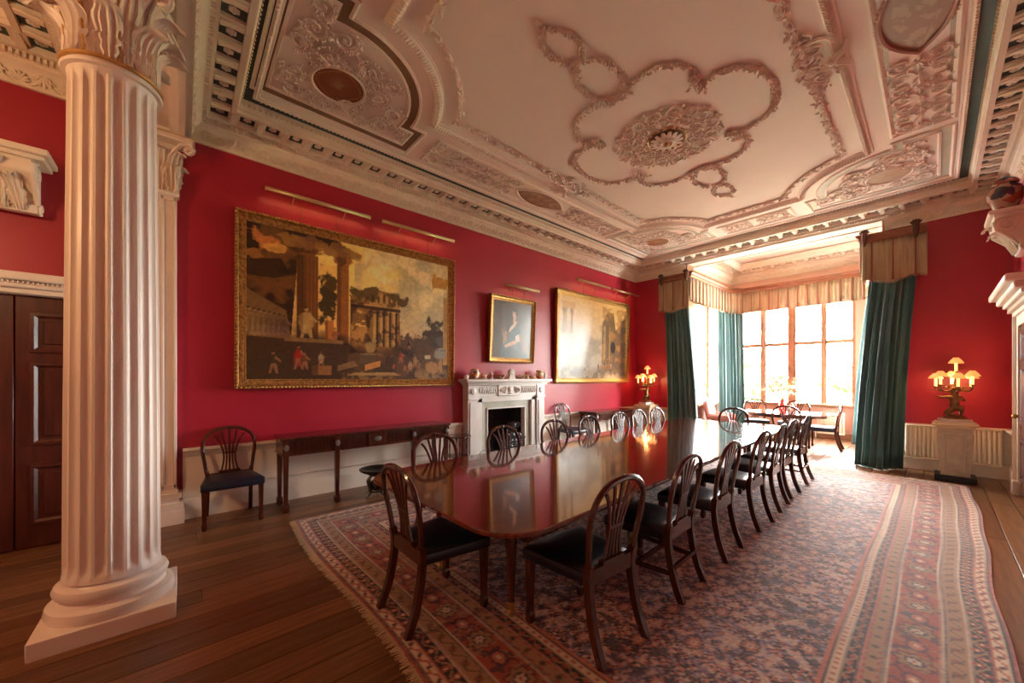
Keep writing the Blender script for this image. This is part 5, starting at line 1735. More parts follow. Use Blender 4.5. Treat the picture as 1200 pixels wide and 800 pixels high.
for yy in (-2.56, -1.1, 0.5, 1.8, 2.56):
    for s_ in (-1, 1):
        lg = MB()
        lg.box(s_ * 0.40 - 0.035, s_ * 0.40 + 0.035, yy - 0.035, yy + 0.035, 0.56, 0.70)
        lg.lathe([(0.034, 0.56), (0.038, 0.55), (0.030, 0.53), (0.036, 0.50), (0.030, 0.30), (0.020, 0.11), (0.024, 0.10), (0.024, 0.085)], 12, (s_ * 0.40, yy, 0))
        l_ = obj('leg', lg, MAHOG, tb)
        cs = MB().lathe([(0.024, 0.10), (0.026, 0.085), (0.02, 0.05), (0.012, 0.045)], 12, (s_ * 0.40, yy, 0))
        cs.lathe([(0.024, -0.01), (0.026, 0.0), (0.024, 0.01)], 14, (0, 0, 0))
        for i in range(len(cs.v) - 42, len(cs.v)):
            a, c, d_ = cs.v[i]
            cs.v[i] = (s_ * 0.40 + d_, yy + a, 0.026 + c)
        obj('castor', cs, BRASS, l_)

# ------------------------------------------------------------------ rug
RX0, RX1, RY0, RY1 = -4.42, 0.31, 0.90, 8.12
def rug_image():
    st = 0.0105
    Wp, Hp = int((RX1 - RX0) / st) + 1, int((RY1 - RY0) / st) + 1
    yy, xx = np.mgrid[0:Hp, 0:Wp]
    X_ = xx * st; Y_ = yy * st
    LX, LY_ = RX1 - RX0, RY1 - RY0
    wob = 0.006 * np.sin(Y_ * 3.1) + 0.005 * np.sin(X_ * 4.3 + Y_)
    dx = np.minimum(X_, LX - X_); dy = np.minimum(Y_, LY_ - Y_)
    d = np.minimum(dx, dy) + wob * 0.4
    side = dx < dy
    tt = np.where(side, Y_, X_)          # run along the border
    navy = to_lin((30, 28, 52)); brick = to_lin((158, 72, 54)); cream = to_lin((205, 176, 146)); sal = to_lin((188, 108, 86)); tan = to_lin((158, 116, 84)); blue = to_lin((72, 82, 120)); dark = to_lin((26, 20, 30)); ol = to_lin((110, 84, 58))
    img = np.ones((Hp, Wp, 3)) * navy
    def put(m_, c, al=1.0):
        nonlocal img
        mk = (np.asarray(m_, float) * al)[..., None]
        img = img * (1 - mk) + c * mk
    def ss(v, w_=0.08):
        return np.clip(v / w_ + 0.5, 0, 1)
    h = noise2(Wp, Hp, 4.0, 51); h2 = noise2(Wp, Hp, 3.5, 52); h3 = noise2(Wp, Hp, 40, 53)
    rose = to_lin((196, 128, 112)); pale = to_lin((216, 182, 160)); lil = to_lin((120, 112, 140))
    # field: all-over small leaf and flower pattern on navy
    fx = X_ + 0.018 * np.sin(Y_ * 23) + 0.05 * (h - 0.5); fy = Y_ + 0.018 * np.sin(X_ * 21) + 0.05 * (h2 - 0.5)
    v1 = np.sin(fx * 2 * PI / 0.135) * np.sin(fy * 2 * PI / 0.17)
    v2 = np.sin((fx + fy * 0.75) * 2 * PI / 0.072) * np.sin((fx - fy * 0.75) * 2 * PI / 0.078)
    put(ss(v2 - 0.20, 0.14), rose, 0.9)
    put(ss(-v2 - 0.36, 0.14), pale, 0.85)
    put(ss(0.09 - np.abs(v1), 0.06) * ss(h - 0.42, 0.1), brick, 0.6)
    put(ss(h2 - 0.57, 0.05), lil, 0.6)
    put(ss(h - 0.60, 0.05), pale, 0.6)
    put(ss(0.40 - h, 0.05), dark, 0.7)
    gx, gy = 0.44, 0.42
    for (ox, oy) in ((0, 0), (gx / 2, gy / 2)):
        lx = (X_ + ox) % gx - gx / 2; ly = (Y_ + oy) % gy - gy / 2
        r = np.hypot(lx / 0.8, ly / 1.1)
        an = np.arctan2(ly, lx)
        put(ss(0.062 - r, 0.006), dark, 0.7)
        put(ss(0.044 + 0.009 * np.cos(8 * an) - r, 0.006), rose, 0.8)
        put(ss(0.030 + 0.004 * np.cos(6 * an) - r, 0.006), brick, 0.7)
        put(ss(0.022 + 0.004 * np.cos(6 * an) - r, 0.006), pale, 0.85)
        put(ss(0.008 - r, 0.006), navy, 0.8)
    # borders, outer edge to field
    B = 0.70
    bands = [(0.0, 0.020, brick), (0.020, 0.034, dark), (0.034, 0.086, cream), (0.086, 0.098, brick), (0.098, 0.166, dark), (0.166, 0.178, cream), (0.178, 0.258, tan), (0.258, 0.268, dark), (0.268, 0.280, cream), (0.280, 0.466, brick), (0.466, 0.478, cream), (0.478, 0.488, dark), (0.488, 0.558, tan), (0.558, 0.570, sal), (0.570, 0.626, dark), (0.626, 0.670, cream), (0.670, 0.681, dark), (0.681, B, sal)]
    for a, b_, c in bands:
        put(ss(d - a, st * 1.2) * ss(b_ - d, st * 1.2), c)
    def run(a, b_):
        return (d >= a) & (d < b_), (d - (a + b_) / 2)
    m_, o_ = run(0.034, 0.086)
    put(m_ & (np.abs(o_ - 0.014 * np.sin(tt * 2 * PI / 0.11)) < 0.009), brick, 0.9); put(m_ & (np.hypot((tt % 0.11) - 0.055, o_) < 0.014), navy, 0.85)
    m_, o_ = run(0.098, 0.166)
    ph = tt * 2 * PI / 0.16
    put(m_ & (np.abs(o_ - 0.020 * np.sin(ph)) < 0.008), tan, 0.9); rr = np.hypot((tt % 0.08) - 0.04, o_ + 0.012 * np.sign(np.sin(ph)))
    put(m_ & (rr < 0.021), brick, 0.95); put(m_ & (rr < 0.009), cream)
    m_, o_ = run(0.178, 0.258)
    rr = np.hypot((tt % 0.13) - 0.065, o_)
    put(m_ & (rr < 0.024), ol, 0.9); put(m_ & (rr < 0.012), brick); put(m_ & (np.abs(o_ - 0.022 * np.sin(tt * 2 * PI / 0.13)) < 0.005), dark, 0.7)
    m_, o_ = run(0.280, 0.466)
    per = 0.36
    tl = (tt % per) - per / 2
    an = np.arctan2(o_, tl); rr = np.hypot(tl, o_)
    put(m_ & (np.abs(o_ - 0.062 * np.sin(tt * 2 * PI / per)) < 0.008), dark, 0.7); put(m_ & (h > 0.6), tan, 0.7); put(m_ & (h2 > 0.61), navy, 0.7)
    put(m_ & (rr < 0.080 + 0.010 * np.cos(8 * an)), dark, 0.55); put(m_ & (rr < 0.066 + 0.010 * np.cos(8 * an)), tan, 0.9); put(m_ & (rr < 0.042), navy, 0.8); put(m_ & (rr < 0.028 + 0.006 * np.cos(6 * an)), cream, 0.9); put(m_ & (rr < 0.010), brick)
    t2 = ((tt + per / 2) % per) - per / 2
    put(m_ & (np.hypot(t2 / 1.5, o_) < 0.045), navy, 0.6); put(m_ & (np.hypot(t2 / 1.5, o_) < 0.030), sal, 0.9); put(m_ & (np.hypot(t2 / 1.5, o_) < 0.012), cream)
    m_, o_ = run(0.488, 0.558)
    rr = np.hypot((tt % 0.12) - 0.06, o_)
    put(m_ & (rr < 0.020), ol, 0.9); put(m_ & (rr < 0.010), dark, 0.8); put(m_ & (np.abs(np.abs(o_) - 0.028) < 0.005) & ((tt % 0.06) < 0.03), brick)
    m_, o_ = run(0.570, 0.626)
    put(m_ & (np.abs(o_ - 0.016 * np.sin(tt * 2 * PI / 0.13)) < 0.007), tan, 0.9); rr = np.hypot((tt % 0.065) - 0.032, o_)
    put(m_ & (rr < 0.015), brick, 0.95)
    m_, o_ = run(0.628, 0.668)
    put(m_ & ((tt % 0.05) < 0.022) & (np.abs(o_) < 0.010), brick, 0.8)
    img *= (0.82 + 0.36 * h3)[..., None]
    # slow colour drift of the old wool
    return img
ri = rug_image()
def rug_xyz(U, Vv):
    X_ = RX0 + U * (RX1 - RX0); Y_ = RY0 + Vv * (RY1 - RY0)
    ed = np.exp(-(RX1 - X_) / 0.5)
    X2 = X_ + ed * (0.03 * np.sin(Y_ * 1.1 + 0.6) + 0.008 * np.sin(Y_ * 4.0))
    ny = np.exp(-(Y_ - RY0) / 0.4)
    Y2 = Y_ + ny * (0.03 * np.sin(X_ * 2.2) - 0.03)
    return np.stack([X2, Y2, 0.0085 + 0.0025 * np.sin(X_ * 5) * np.sin(Y_ * 4)], 1)
rug = thing('rug', 'very large patterned oriental rug, navy field with brick-red borders, under the long table', 'rug', (0, 0, 0))
color_sheet('pile', ri, rug_xyz, RUGM, rug)
fr = MB()
for i in range(760):
    u = i / 759
    p = rug_xyz(np.array([u]), np.array([0.0]))[0]
    a = random.uniform(-0.4, 0.4)
    L_ = random.uniform(0.035, 0.06)
    fr.tube([(p[0], p[1] + 0.005, 0.006), (p[0] + a * L_, p[1] - L_, 0.004)], [0.0035, 0.002], 3)
    p = rug_xyz(np.array([u]), np.array([1.0]))[0]
    fr.tube([(p[0], p[1] - 0.005, 0.006), (p[0] + a * L_, p[1] + L_, 0.004)], [0.0035, 0.002], 3)
stuff(obj('fringe', fr, FRINGE, rug))

# ------------------------------------------------------------------ serving tables against the picture wall
SILVERED = mat('silvered_patera', (0.22, 0.20, 0.18), rough=0.35, metal=0.6)
def tapered_leg(x_, y_, h, w0=0.030, w1=0.018):
    lg = MB()
    ws = [(w0, h), (w0, h - 0.05), (w0 * 0.85, h - 0.06), (w1, 0.10), (w1 * 1.5, 0.085), (w1 * 1.5, 0.02), (w1 * 1.1, 0.0)]
    vs, fs = [], []
    for w_, zz in ws:
        vs += [(x_ - w_, y_ - w_, zz), (x_ + w_, y_ - w_, zz), (x_ + w_, y_ + w_, zz), (x_ - w_, y_ + w_, zz)]
    for k in range(len(ws) - 1):
        for i in range(4):
            j = (i + 1) % 4
            fs.append((k * 4 + i, k * 4 + j, k * 4 + 4 + j, k * 4 + 4 + i))
    fs += [(0, 1, 2, 3), (len(ws) * 4 - 4, len(ws) * 4 - 3, len(ws) * 4 - 2, len(ws) * 4 - 1)]
    return lg.add(vs, fs)
def serving_table(label, y0, y1, h, dep, legs, x0=XA + 0.09):
    t = thing('serving_table', label, 'side table', (x0, y0, 0))
    L_ = y1 - y0
    obj('top', MB().bbox(0, dep, 0, L_, h - 0.03, h, 0.006), MAHOG, t)
    fz = obj('frieze', MB().box(0.02, dep - 0.03, 0.03, L_ - 0.03, h - 0.19, h - 0.03), MAHOG, t)
    flu = MB()
    k = int((L_ - 0.1) / 0.024)
    for i in range(k):
        yy = 0.05 + i * (L_ - 0.1) / k
        if any(abs(yy - l_) < 0.07 for l_ in legs) or abs(yy - L_ / 2) < 0.13:
            continue
        flu.box(dep - 0.03, dep - 0.022, yy, yy + 0.012, h - 0.17, h - 0.05)
    stuff(obj('fluting', flu, MAHOG, fz))
    obj('lower_moulding', MB().bbox(0.01, dep - 0.015, 0.02, L_ - 0.02, h - 0.205, h - 0.19, 0.004), MAHOG, fz)
    obj('tablet', MB().bbox(dep - 0.03, dep - 0.012, L_ / 2 - 0.12, L_ / 2 + 0.12, h - 0.185, h - 0.035, 0.004), MAHOG, fz)
    ov = MB().lathe([(0.05, 0), (0.046, 0.008), (0.02, 0.012), (0.002, 0.014)], 18, sy=0.62)
    ov.v = [(dep - 0.012 + c, L_ / 2 + a, h - 0.11 + b) for a, b, c in ov.v]
    obj('oval_patera', ov, SILVERED, fz)
    for yy in legs:
        lg = tapered_leg(dep - 0.045, yy, h - 0.03, 0.034, 0.02)
        l_ = obj('leg', lg, MAHOG, t)
        pa = MB().lathe([(0.028, 0), (0.026, 0.006), (0.01, 0.010), (0.002, 0.011)], 14, sy=1.35)
        pa.v = [(dep - 0.011 + c, yy + a, h - 0.11 + b) for a, b, c in pa.v]
        obj('oval_patera', pa, SILVERED, l_)
    for yy in (legs[0], legs[-1]):
        obj('leg', tapered_leg(0.06, yy, h - 0.03, 0.034, 0.02), MAHOG, t)
    return t
serving_table('long dark mahogany serving table with fluted frieze and silvered ovals beneath the ruins painting', 0.80, 2.98, 0.83, 0.46, [0.06, 0.60, 1.60, 2.12])
serving_table('shorter dark mahogany serving table against the wall beneath the hazy ruins painting', 6.55, 8.05, 0.77, 0.48, [0.06, 0.75, 1.44])
# bronze cooler on the floor
t = thing('wine_cooler', 'dark bronze footed bowl on three animal legs, on the floor before the long serving table', 'bowl', (-4.72, 1.86, 0))
obj('bowl', MB().lathe([(0.03, 0.25), (0.09, 0.262), (0.12, 0.285), (0.17, 0.305), (0.205, 0.33), (0.21, 0.345), (0.20, 0.347), (0.15, 0.325), (0.06, 0.312), (0.01, 0.310)], 32), BRONZE, t)
for k in range(3):
    a = 0.5 + k * 2 * PI / 3
    c_, s_ = math.cos(a), math.sin(a)
    lg = MB().tube(spline([(0.06 * c_, 0.06 * s_, 0.27), (0.10 * c_, 0.10 * s_, 0.21), (0.085 * c_, 0.085 * s_, 0.12), (0.08 * c_, 0.08 * s_, 0.05), (0.12 * c_, 0.12 * s_, 0.015)], 4), [0.02] * 4 + [0.028] * 4 + [0.022] * 5 + [0.02, 0.018, 0.015, 0.012], 8)
    obj('leg', lg, BRONZE, t)
obj('central_urn', MB().lathe([(0.02, 0.06), (0.05, 0.08), (0.072, 0.14), (0.062, 0.19), (0.025, 0.22), (0.03, 0.25)], 18), BRONZE, t)
obj('stretcher_ring', MB().tube([(0.075 * math.cos(a), 0.075 * math.sin(a), 0.06) for a in np.linspace(0, 2 * PI, 25)[:-1]], 0.01, 6, closed=True), BRONZE, t)
# two-tier stand
t = thing('occasional_table', 'small two-tier mahogany stand with shaped top and slim turned legs beside the fireplace', 'small table', (XA + 0.30, 3.27, 0))
def lobed(r, k, n=40):
    return [(r * (1 + 0.07 * math.cos(k * 2 * PI * i / n)) * math.cos(2 * PI * i / n), r * (1 + 0.07 * math.cos(k * 2 * PI * i / n)) * math.sin(2 * PI * i / n)) for i in range(n)]
obj('top', MB().prism(lobed(0.20, 8), lambda a, b, tt: (a, b, tt), 0.575, 0.59), MAHOG, t)
obj('lower_shelf', MB().prism(lobed(0.165, 8), lambda a, b, tt: (a, b, tt), 0.26, 0.275), MAHOG, t)
for k in range(4):
    a = PI / 4 + k * PI / 2
    obj('leg', MB().lathe([(0.010, 0), (0.014, 0.03), (0.010, 0.06), (0.014, 0.15), (0.010, 0.25), (0.016, 0.28), (0.009, 0.32), (0.015, 0.42), (0.010, 0.50), (0.018, 0.56), (0.022, 0.575)], 10, (0.135 * math.cos(a), 0.135 * math.sin(a), 0)), MAHOG, t)

# ------------------------------------------------------------------ pedestals, candelabra
def pedestal(x_, y_, label, h=0.85):
    t = thing('pedestal', label, 'pedestal', (x_, y_, 0))
    obj('plinth', MB().bbox(-0.20, 0.20, -0.20, 0.20, 0, 0.08, 0.006), mat('black_plinth', (0.02, 0.02, 0.025), rough=0.5), t)
    b = MB()
    vs = [(-0.14, -0.14, 0.08), (0.14, -0.14, 0.08), (0.14, 0.14, 0.08), (-0.14, 0.14, 0.08), (-0.168, -0.168, h - 0.08), (0.168, -0.168, h - 0.08), (0.168, 0.168, h - 0.08), (-0.168, 0.168, h - 0.08)]
    b.add(vs, [(3, 2, 1, 0), (4, 5, 6, 7), (0, 1, 5, 4), (1, 2, 6, 5), (2, 3, 7, 6), (3, 0, 4, 7)])
    bd_ = obj('body', b, PEDM, t)
    for k in range(4):
        p_ = MB().sweep([(-0.10, 0.16), (0.10, 0.16), (0.115, h - 0.16), (-0.115, h - 0.16)], [(0.0, 0.0), (0.004, 0.012), (0.016, 0.012), (0.022, 0.0)], True)
        p_.v = [(a, -(0.14 + 0.028 * (b_ - 0.08) / (h - 0.16)) - c, b_) for a, b_, c in p_.v]
        q_ = obj('panel_moulding', p_, PEDM, bd_)
        q_.rotation_euler = (0, 0, k * PI / 2)
    cp = MB()
    cp.bbox(-0.19, 0.19, -0.19, 0.19, h - 0.08, h - 0.05, 0.006)
    cp.bbox(-0.225, 0.225, -0.225, 0.225, h - 0.05, h - 0.015, 0.012)
    cp.bbox(-0.20, 0.20, -0.20, 0.20, h - 0.015, h, 0.004)
    obj('cap', cp, mat('pedestal_cap', (0.70, 0.56, 0.36), rough=0.4), t)
    return t
pedestal(0.20, 8.52, 'square tapering stone-coloured pedestal in front of the wall radiators, carrying the candelabrum')
pedestal(-4.72, 8.62, 'square tapering stone-coloured pedestal in the corner beside the shorter serving table')
def candelabrum(x_, y_, z0, label, rz, energy):
    t = thing('candelabrum', label, 'candelabrum', (x_, y_, z0), rz)
    ba = MB()
    ba.bbox(-0.13, 0.13, -0.13, 0.13, 0, 0.05, 0.006)
    obj('marble_base', ba, MARBLE, t)
    ob = obj('bronze_base', MB().lathe([(0.12, 0.05), (0.12, 0.075), (0.09, 0.09), (0.07, 0.10)], 18), ABRONZE, t)
    # kneeling figure: one continuous skinned body
    me = bpy.data.meshes.new('figure')
    V_ = [(0, 0, 0.22), (0.0, 0.005, 0.30), (0.0, 0.01, 0.36), (0.0, 0.02, 0.40), (0.0, 0.03, 0.44),
          (0.06, 0.0, 0.365), (0.11, 0.03, 0.32), (0.07, 0.07, 0.40), (-0.06, 0.01, 0.37), (-0.12, 0.03, 0.36), (-0.17, 0.04, 0.375),
          (0.05, -0.02, 0.20), (0.10, 0.06, 0.22), (0.09, 0.05, 0.11), (-0.04, -0.02, 0.19), (-0.06, 0.06, 0.13), (-0.03, -0.06, 0.11)]
    E_ = [(0, 1), (1, 2), (2, 3), (3, 4), (2, 5), (5, 6), (6, 7), (2, 8), (8, 9), (9, 10), (0, 11), (11, 12), (12, 13), (0, 14), (14, 15), (15, 16)]
    R_ = [0.055, 0.05, 0.052, 0.022, 0.042, 0.026, 0.020, 0.016, 0.026, 0.020, 0.014, 0.04, 0.034, 0.022, 0.04, 0.032, 0.02]
    fg = MB()
    for a, b in E_:
        n = 5
        pts = [tuple(np.array(V_[a]) * (1 - i / n) + np.array(V_[b]) * i / n) for i in range(n + 1)]
        fg.tube(pts, [R_[a] * (1 - i / n) + R_[b] * i / n for i in range(n + 1)], 8)
    for p, r in zip(V_, R_):
        fg.ell(p, (r, r, r), 8, 6)
    fo = obj('figure', fg, ABRONZE, t)
    rm = fo.modifiers.new('one_skin', 'REMESH')
    rm.mode = 'VOXEL'
    rm.voxel_size = 0.009
    sm_ = fo.modifiers.new('soften', 'SMOOTH')
    sm_.iterations = 4
    obj('stem', MB().lathe([(0.03, 0.34), (0.022, 0.40), (0.03, 0.46), (0.05, 0.50), (0.03, 0.53), (0.02, 0.62), (0.03, 0.66), (0.018, 0.70)], 12, (0, -0.03, 0)), ABRONZE, t)
    for k in range(7):
        if k < 6:
            a = k * PI / 3 + 0.26
            R = 0.175 if k % 2 else 0.20
            dz = 0.0 if k % 2 else -0.03
            c_, s_ = math.cos(a), math.sin(a)
            zc = 0.54 + dz
            arm = MB().tube(spline([(0.02 * c_, 0.02 * s_ - 0.03, 0.50), (0.08 * c_, 0.08 * s_, 0.455), (0.15 * c_, 0.15 * s_, 0.46), (R * c_, R * s_, 0.50 + dz), (R * c_, R * s_, zc)], 4), 0.010, 6)
            for q_ in range(9):
                an = q_ / 8 * 2 * PI
                rr_ = 0.025 * (1 - q_ / 10)
                pass
            spiral_pts = [(0.10 * c_ + 0.03 * (1 - i / 14) * math.cos(i * 0.6) * c_, 0.10 * s_ + 0.03 * (1 - i / 14) * math.cos(i * 0.6) * s_, 0.495 + 0.03 * (1 - i / 14) * math.sin(i * 0.6)) for i in range(13)]
            arm.tube(spiral_pts, 0.006, 5)
            px, py = R * c_, R * s_
        else:
            arm = MB().tube([(0, -0.03, 0.66), (0, -0.03, 0.73)], 0.012, 6)
            px, py, zc = 0.0, -0.03, 0.735
        ao = obj('arm', arm, ABRONZE, t)
        obj('drip_pan', MB().lathe([(0.008, zc), (0.035, zc + 0.008), (0.04, zc + 0.014), (0.012, zc + 0.016)], 12, (px, py, 0)), ABRONZE, ao)
        cs_ = obj('candle', MB().lathe([(0.016, zc + 0.014), (0.016, zc + 0.135), (0.008, zc + 0.138)], 10, (px, py, 0)), CANDLE, t)
        s0 = zc + 0.14
        obj('lamp_shade', MB().lathe([(0.078, s0 - 0.01), (0.072, s0 + 0.006), (0.054, s0 + 0.035), (0.026, s0 + 0.072)], 16, (px, py, 0), cap=False), SHADE, cs_)
    l = bpy.data.lights.new('candle_glow', 'POINT')
    l.energy = energy
    l.color = (1.0, 0.50, 0.20)
    l.shadow_soft_size = 0.05
    lo = bpy.data.objects.new('candle_glow', l)
    COL.objects.link(lo)
    lo.parent = t
    lo.location = (0, 0, 0.63)
    return t
candelabrum(0.20, 8.52, 0.85, 'lit bronze candelabrum with orange shades on the pedestal between the wall radiators', 0.4, 12)
candelabrum(-4.72, 8.62, 0.85, 'lit bronze candelabrum with orange shades on the corner pedestal by the serving table', 1.2, 12)

# ------------------------------------------------------------------ radiators
def radiator(label, M, w_, h, z0, m):
    t = thing('radiator', label, 'radiator')
    t.matrix_world = M          # local x along, y out, z up
    obj('back_panel', MB().bbox(0, w_, 0.03, 0.05, z0, z0 + h, 0.006), m, t)
    n = int(w_ / 0.045)
    rb_ = MB().bbox(0.01, 0.01 + w_ / n * 0.7, 0.05, 0.075, z0 + 0.03, z0 + h - 0.03, 0.008).mesh('rib', m)
    for i in range(n):
        link('rib', rb_, t, (i * w_ / n, 0, 0))
    obj('top_rail', MB().bbox(0, w_, 0.0, 0.08, z0 + h - 0.025, z0 + h, 0.008), m, t)
    obj('bottom_rail', MB().bbox(0, w_, 0.03, 0.08, z0, z0 + 0.025, 0.008), m, t)
    v = MB().lathe([(0.012, 0.0), (0.012, z0 + 0.04), (0.022, z0 + 0.045), (0.022, z0 + 0.09), (0.012, z0 + 0.10)], 10, (w_ + 0.03, 0.045, 0))
    obj('valve', v, WHITEP, t)
    return t
RM = Matrix.Translation((0.66, YE - 0.072, 0)) @ Matrix.Rotation(PI, 4, 'Z')
radiator('cream ribbed wall radiator half hidden behind the stone pedestal', Matrix.Translation((0.66, YE - 0.075, 0)) @ Matrix.Rotation(PI, 4, 'Z'), 0.98, 0.55, 0.19, RADM)
radiator('small ribbed radiator under the bay window panes', Matrix.Translation((-1.42, YB - 0.05, 0)) @ Matrix.Rotation(PI, 4, 'Z'), 0.52, 0.52, 0.12, RADM)

# ------------------------------------------------------------------ curtains and pelmets
def curtain(label, top, bot, z0, z1, folds, amp, flare=1.0, m=VELVET, shift=None):
    """top, bot: polylines in plan (x, y) for the head and the hem"""
    t = thing('curtain', label, 'curtain', (bot[0][0], bot[0][1], 0))
    ox, oy = bot[0]
    T = np.array(top, float); B = np.array(bot, float)
    def pl(P, u):
        d = np.r_[0, np.cumsum(np.linalg.norm(np.diff(P, axis=0), axis=1))]
        s_ = u * d[-1]
        return np.array([np.interp(s_, d, P[:, 0]), np.interp(s_, d, P[:, 1])])
    nu, nv = folds * 12, 14
    def fn(u, v):
        e = v * v * 0.5 + v * 0.5
        p = pl(B, u) * (1 - e) + pl(T, u) * e
        dlt = pl(B, min(1, u + 0.02)) * (1 - e) + pl(T, min(1, u + 0.02)) * e - pl(B, max(0, u - 0.02)) * (1 - e) - pl(T, max(0, u - 0.02)) * e
        n = np.array([-dlt[1], dlt[0]])
        n /= max(1e-6, np.linalg.norm(n))
        ph = u * folds * 2 * PI + 0.5 * math.sin(v * 3 + u * 5)
        a = amp * (0.55 + 0.45 * (1 - v)) * (math.sin(ph) + 0.35 * math.sin(ph * 2.3 + 1))
        if shift:
            p = p + np.array(shift) * math.sin(PI * v) ** 1.0
        p = p + n * a
        return (p[0] - ox, p[1] - oy, z0 + (z1 - z0) * v)
    c = obj('drape', MB().grid(nu, nv, fn), m, t, smooth=80)
    s_ = c.modifiers.new('cloth_thickness', 'SOLIDIFY')
    s_.thickness = 0.006
    hm = MB().tube([(fn(i / nu, 0)[0], fn(i / nu, 0)[1], fn(i / nu, 0)[2] + 0.012) for i in range(nu + 1)], 0.009, 5)
    obj('hem', hm, m, t)
    return t
curtain('long teal velvet curtain beside the corner pedestal, at the left edge of the bay'.replace('at the left edge of the bay', 'framing the bay opening'), [(-4.46, 9.0), (-4.15, 8.95), (-3.86, 8.98)], [(-4.36, 8.98), (-3.98, 8.84), (-3.60, 8.94)], 0.015, 3.35, 7, 0.045)
curtain('long teal velvet curtain sweeping to the floor beside the cream wall radiator', [(-0.74, 8.95), (-0.45, 8.90), (-0.16, 8.97)], [(-0.92, 8.74), (-0.62, 8.44), (-0.38, 8.82)], 0.015, 3.35, 7, 0.05)
curtain('teal curtain hanging inside the bay between the side window and the panes'.replace('the panes', 'the wide window'), [(-3.86, 10.85), (-3.76, 11.35), (-3.55, 11.80)], [(-3.80, 10.80), (-3.66, 11.30), (-3.52, 11.72)], 0.015, 3.5, 7, 0.045)
curtain('teal curtain inside the bay behind the sweeping curtain by the radiators', [(-1.0, 11.6), (-0.75, 11.0), (-0.68, 10.3)], [(-1.22, 11.45), (-1.02, 10.9), (-0.78, 10.2)], 0.015, 3.5, 7, 0.045)
def pelmet(label, path, z0, z1, proj, orn=(), scallop=0.06, wood=0.14, closed_back=False):
    """path: plan polyline of the face, room on the left"""
    t = thing('pelmet', label, 'pelmet')
    cm = MB().sweep(path, [(-0.02, z1 - wood), (0.015, z1 - wood), (0.02, z1 - wood * 0.8), (0.035, z1 - wood * 0.7), (0.035, z1 - wood * 0.45), (0.06, z1 - wood * 0.3), (0.075, z1 - wood * 0.12), (0.075, z1), (-0.02, z1)], False)
    obj('wooden_cornice', cm, PELMETW, t)
    d = np.r_[0, np.cumsum([math.dist(path[i], path[i + 1]) for i in range(len(path) - 1)])]
    P = np.array(path, float)
    def at(s_):
        i = min(len(path) - 2, max(0, int(np.searchsorted(d, s_, 'right') - 1)))
        tt = (P[i + 1] - P[i]) / (d[i + 1] - d[i])
        return P[i] + tt * (s_ - d[i]), np.array([-tt[1], tt[0]])
    Lt = d[-1]
    nu = max(20, int(Lt / 0.018))
    def fn(u, v):
        p, n = at(u * Lt)
        off = 0.006 + 0.008 * math.sin(u * Lt * 2 * PI / 0.072)
        zb = z0 + scallop * 0.3 * math.sin(u * Lt * 2 * PI / 0.55)
        zz = zb + (z1 - wood + 0.01 - zb) * v
        return (p[0] + n[0] * off, p[1] + n[1] * off, zz)
    va = obj('valance', MB().grid(nu, 3, fn), VALANCE, t, smooth=80)
    sm_ = va.modifiers.new('cloth_thickness', 'SOLIDIFY')
    sm_.thickness = 0.005
    k = int(Lt / 0.20)
    for i in range(k):
        p, n = at((i + 0.5) * Lt / k)
        b = MB()
        b.tube([(p[0] + n[0] * 0.022, p[1] + n[1] * 0.022, z1 - wood), (p[0] + n[0] * 0.024, p[1] + n[1] * 0.024, z0 + 0.10)], 0.010, 6)
        b.ell((p[0] + n[0] * 0.024, p[1] + n[1] * 0.024, z0 + 0.09), (0.016, 0.016, 0.018), 7, 5)
        b.tube([(p[0] + n[0] * 0.024, p[1] + n[1] * 0.024, z0 + 0.08), (p[0] + n[0] * 0.024, p[1] + n[1] * 0.024, z0 - 0.01)], [0.010, 0.017], 7)
        obj('tassel', b, ROSEROPE, va)
    fr_ = MB()
    kk = int(Lt / 0.012)
    for i in range(kk):
        s_ = (i + 0.5) * Lt / kk
        p, n = at(s_)
        zb = z0 + scallop * 0.3 * math.sin(s_ * 2 * PI / 0.55)
        fr_.tube([(p[0] + n[0] * 0.012, p[1] + n[1] * 0.012, zb + 0.01), (p[0] + n[0] * 0.016, p[1] + n[1] * 0.016, zb - 0.035)], 0.004, 3)
    stuff(obj('fringe', fr_, VALANCE, va))
    for s_ in orn:
        p, n = at(s_)
        tt = np.array([n[1], -n[0]])
        b = MB()
        for q_ in range(5):
            a = (q_ - 2) * 0.5
            b.tube([(p[0] + n[0] * 0.08, p[1] + n[1] * 0.08, z1 - 0.02), (p[0] + n[0] * 0.10 + tt[0] * 0.05 * math.sin(a), p[1] + n[1] * 0.10 + tt[1] * 0.05 * math.sin(a), z1 + 0.05 * math.cos(a)), (p[0] + n[0] * 0.12 + tt[0] * 0.07 * math.sin(a), p[1] + n[1] * 0.12 + tt[1] * 0.07 * math.sin(a), z1 + 0.07 * math.cos(a))], [0.012, 0.022, 0.012], 6)
        b.tube([(p[0] + n[0] * 0.09, p[1] + n[1] * 0.09, z1 + 0.02), (p[0] + n[0] * 0.09, p[1] + n[1] * 0.09, z1 - 0.10), (p[0] + n[0] * 0.06, p[1] + n[1] * 0.06, z1 - 0.20)], [0.045, 0.04, 0.012], 8)
        obj('carved_ornament', b, mat('dark_carved_wood', (0.09, 0.035, 0.02), rough=0.4), t)
    return t
YP = 8.81
pelmet('carved wooden pelmet with striped gold valance over the curtain by the corner pedestal', [(-3.77, YP), (-4.50, YP)], 3.12, 3.94, 0.1, (0.03, 0.63), 0.12)
pelmet('carved wooden pelmet with striped gold valance over the sweeping curtain by the radiators', [(-0.07, YP), (-0.83, YP)], 3.14, 3.94, 0.1, (0.12, 0.72), 0.12)
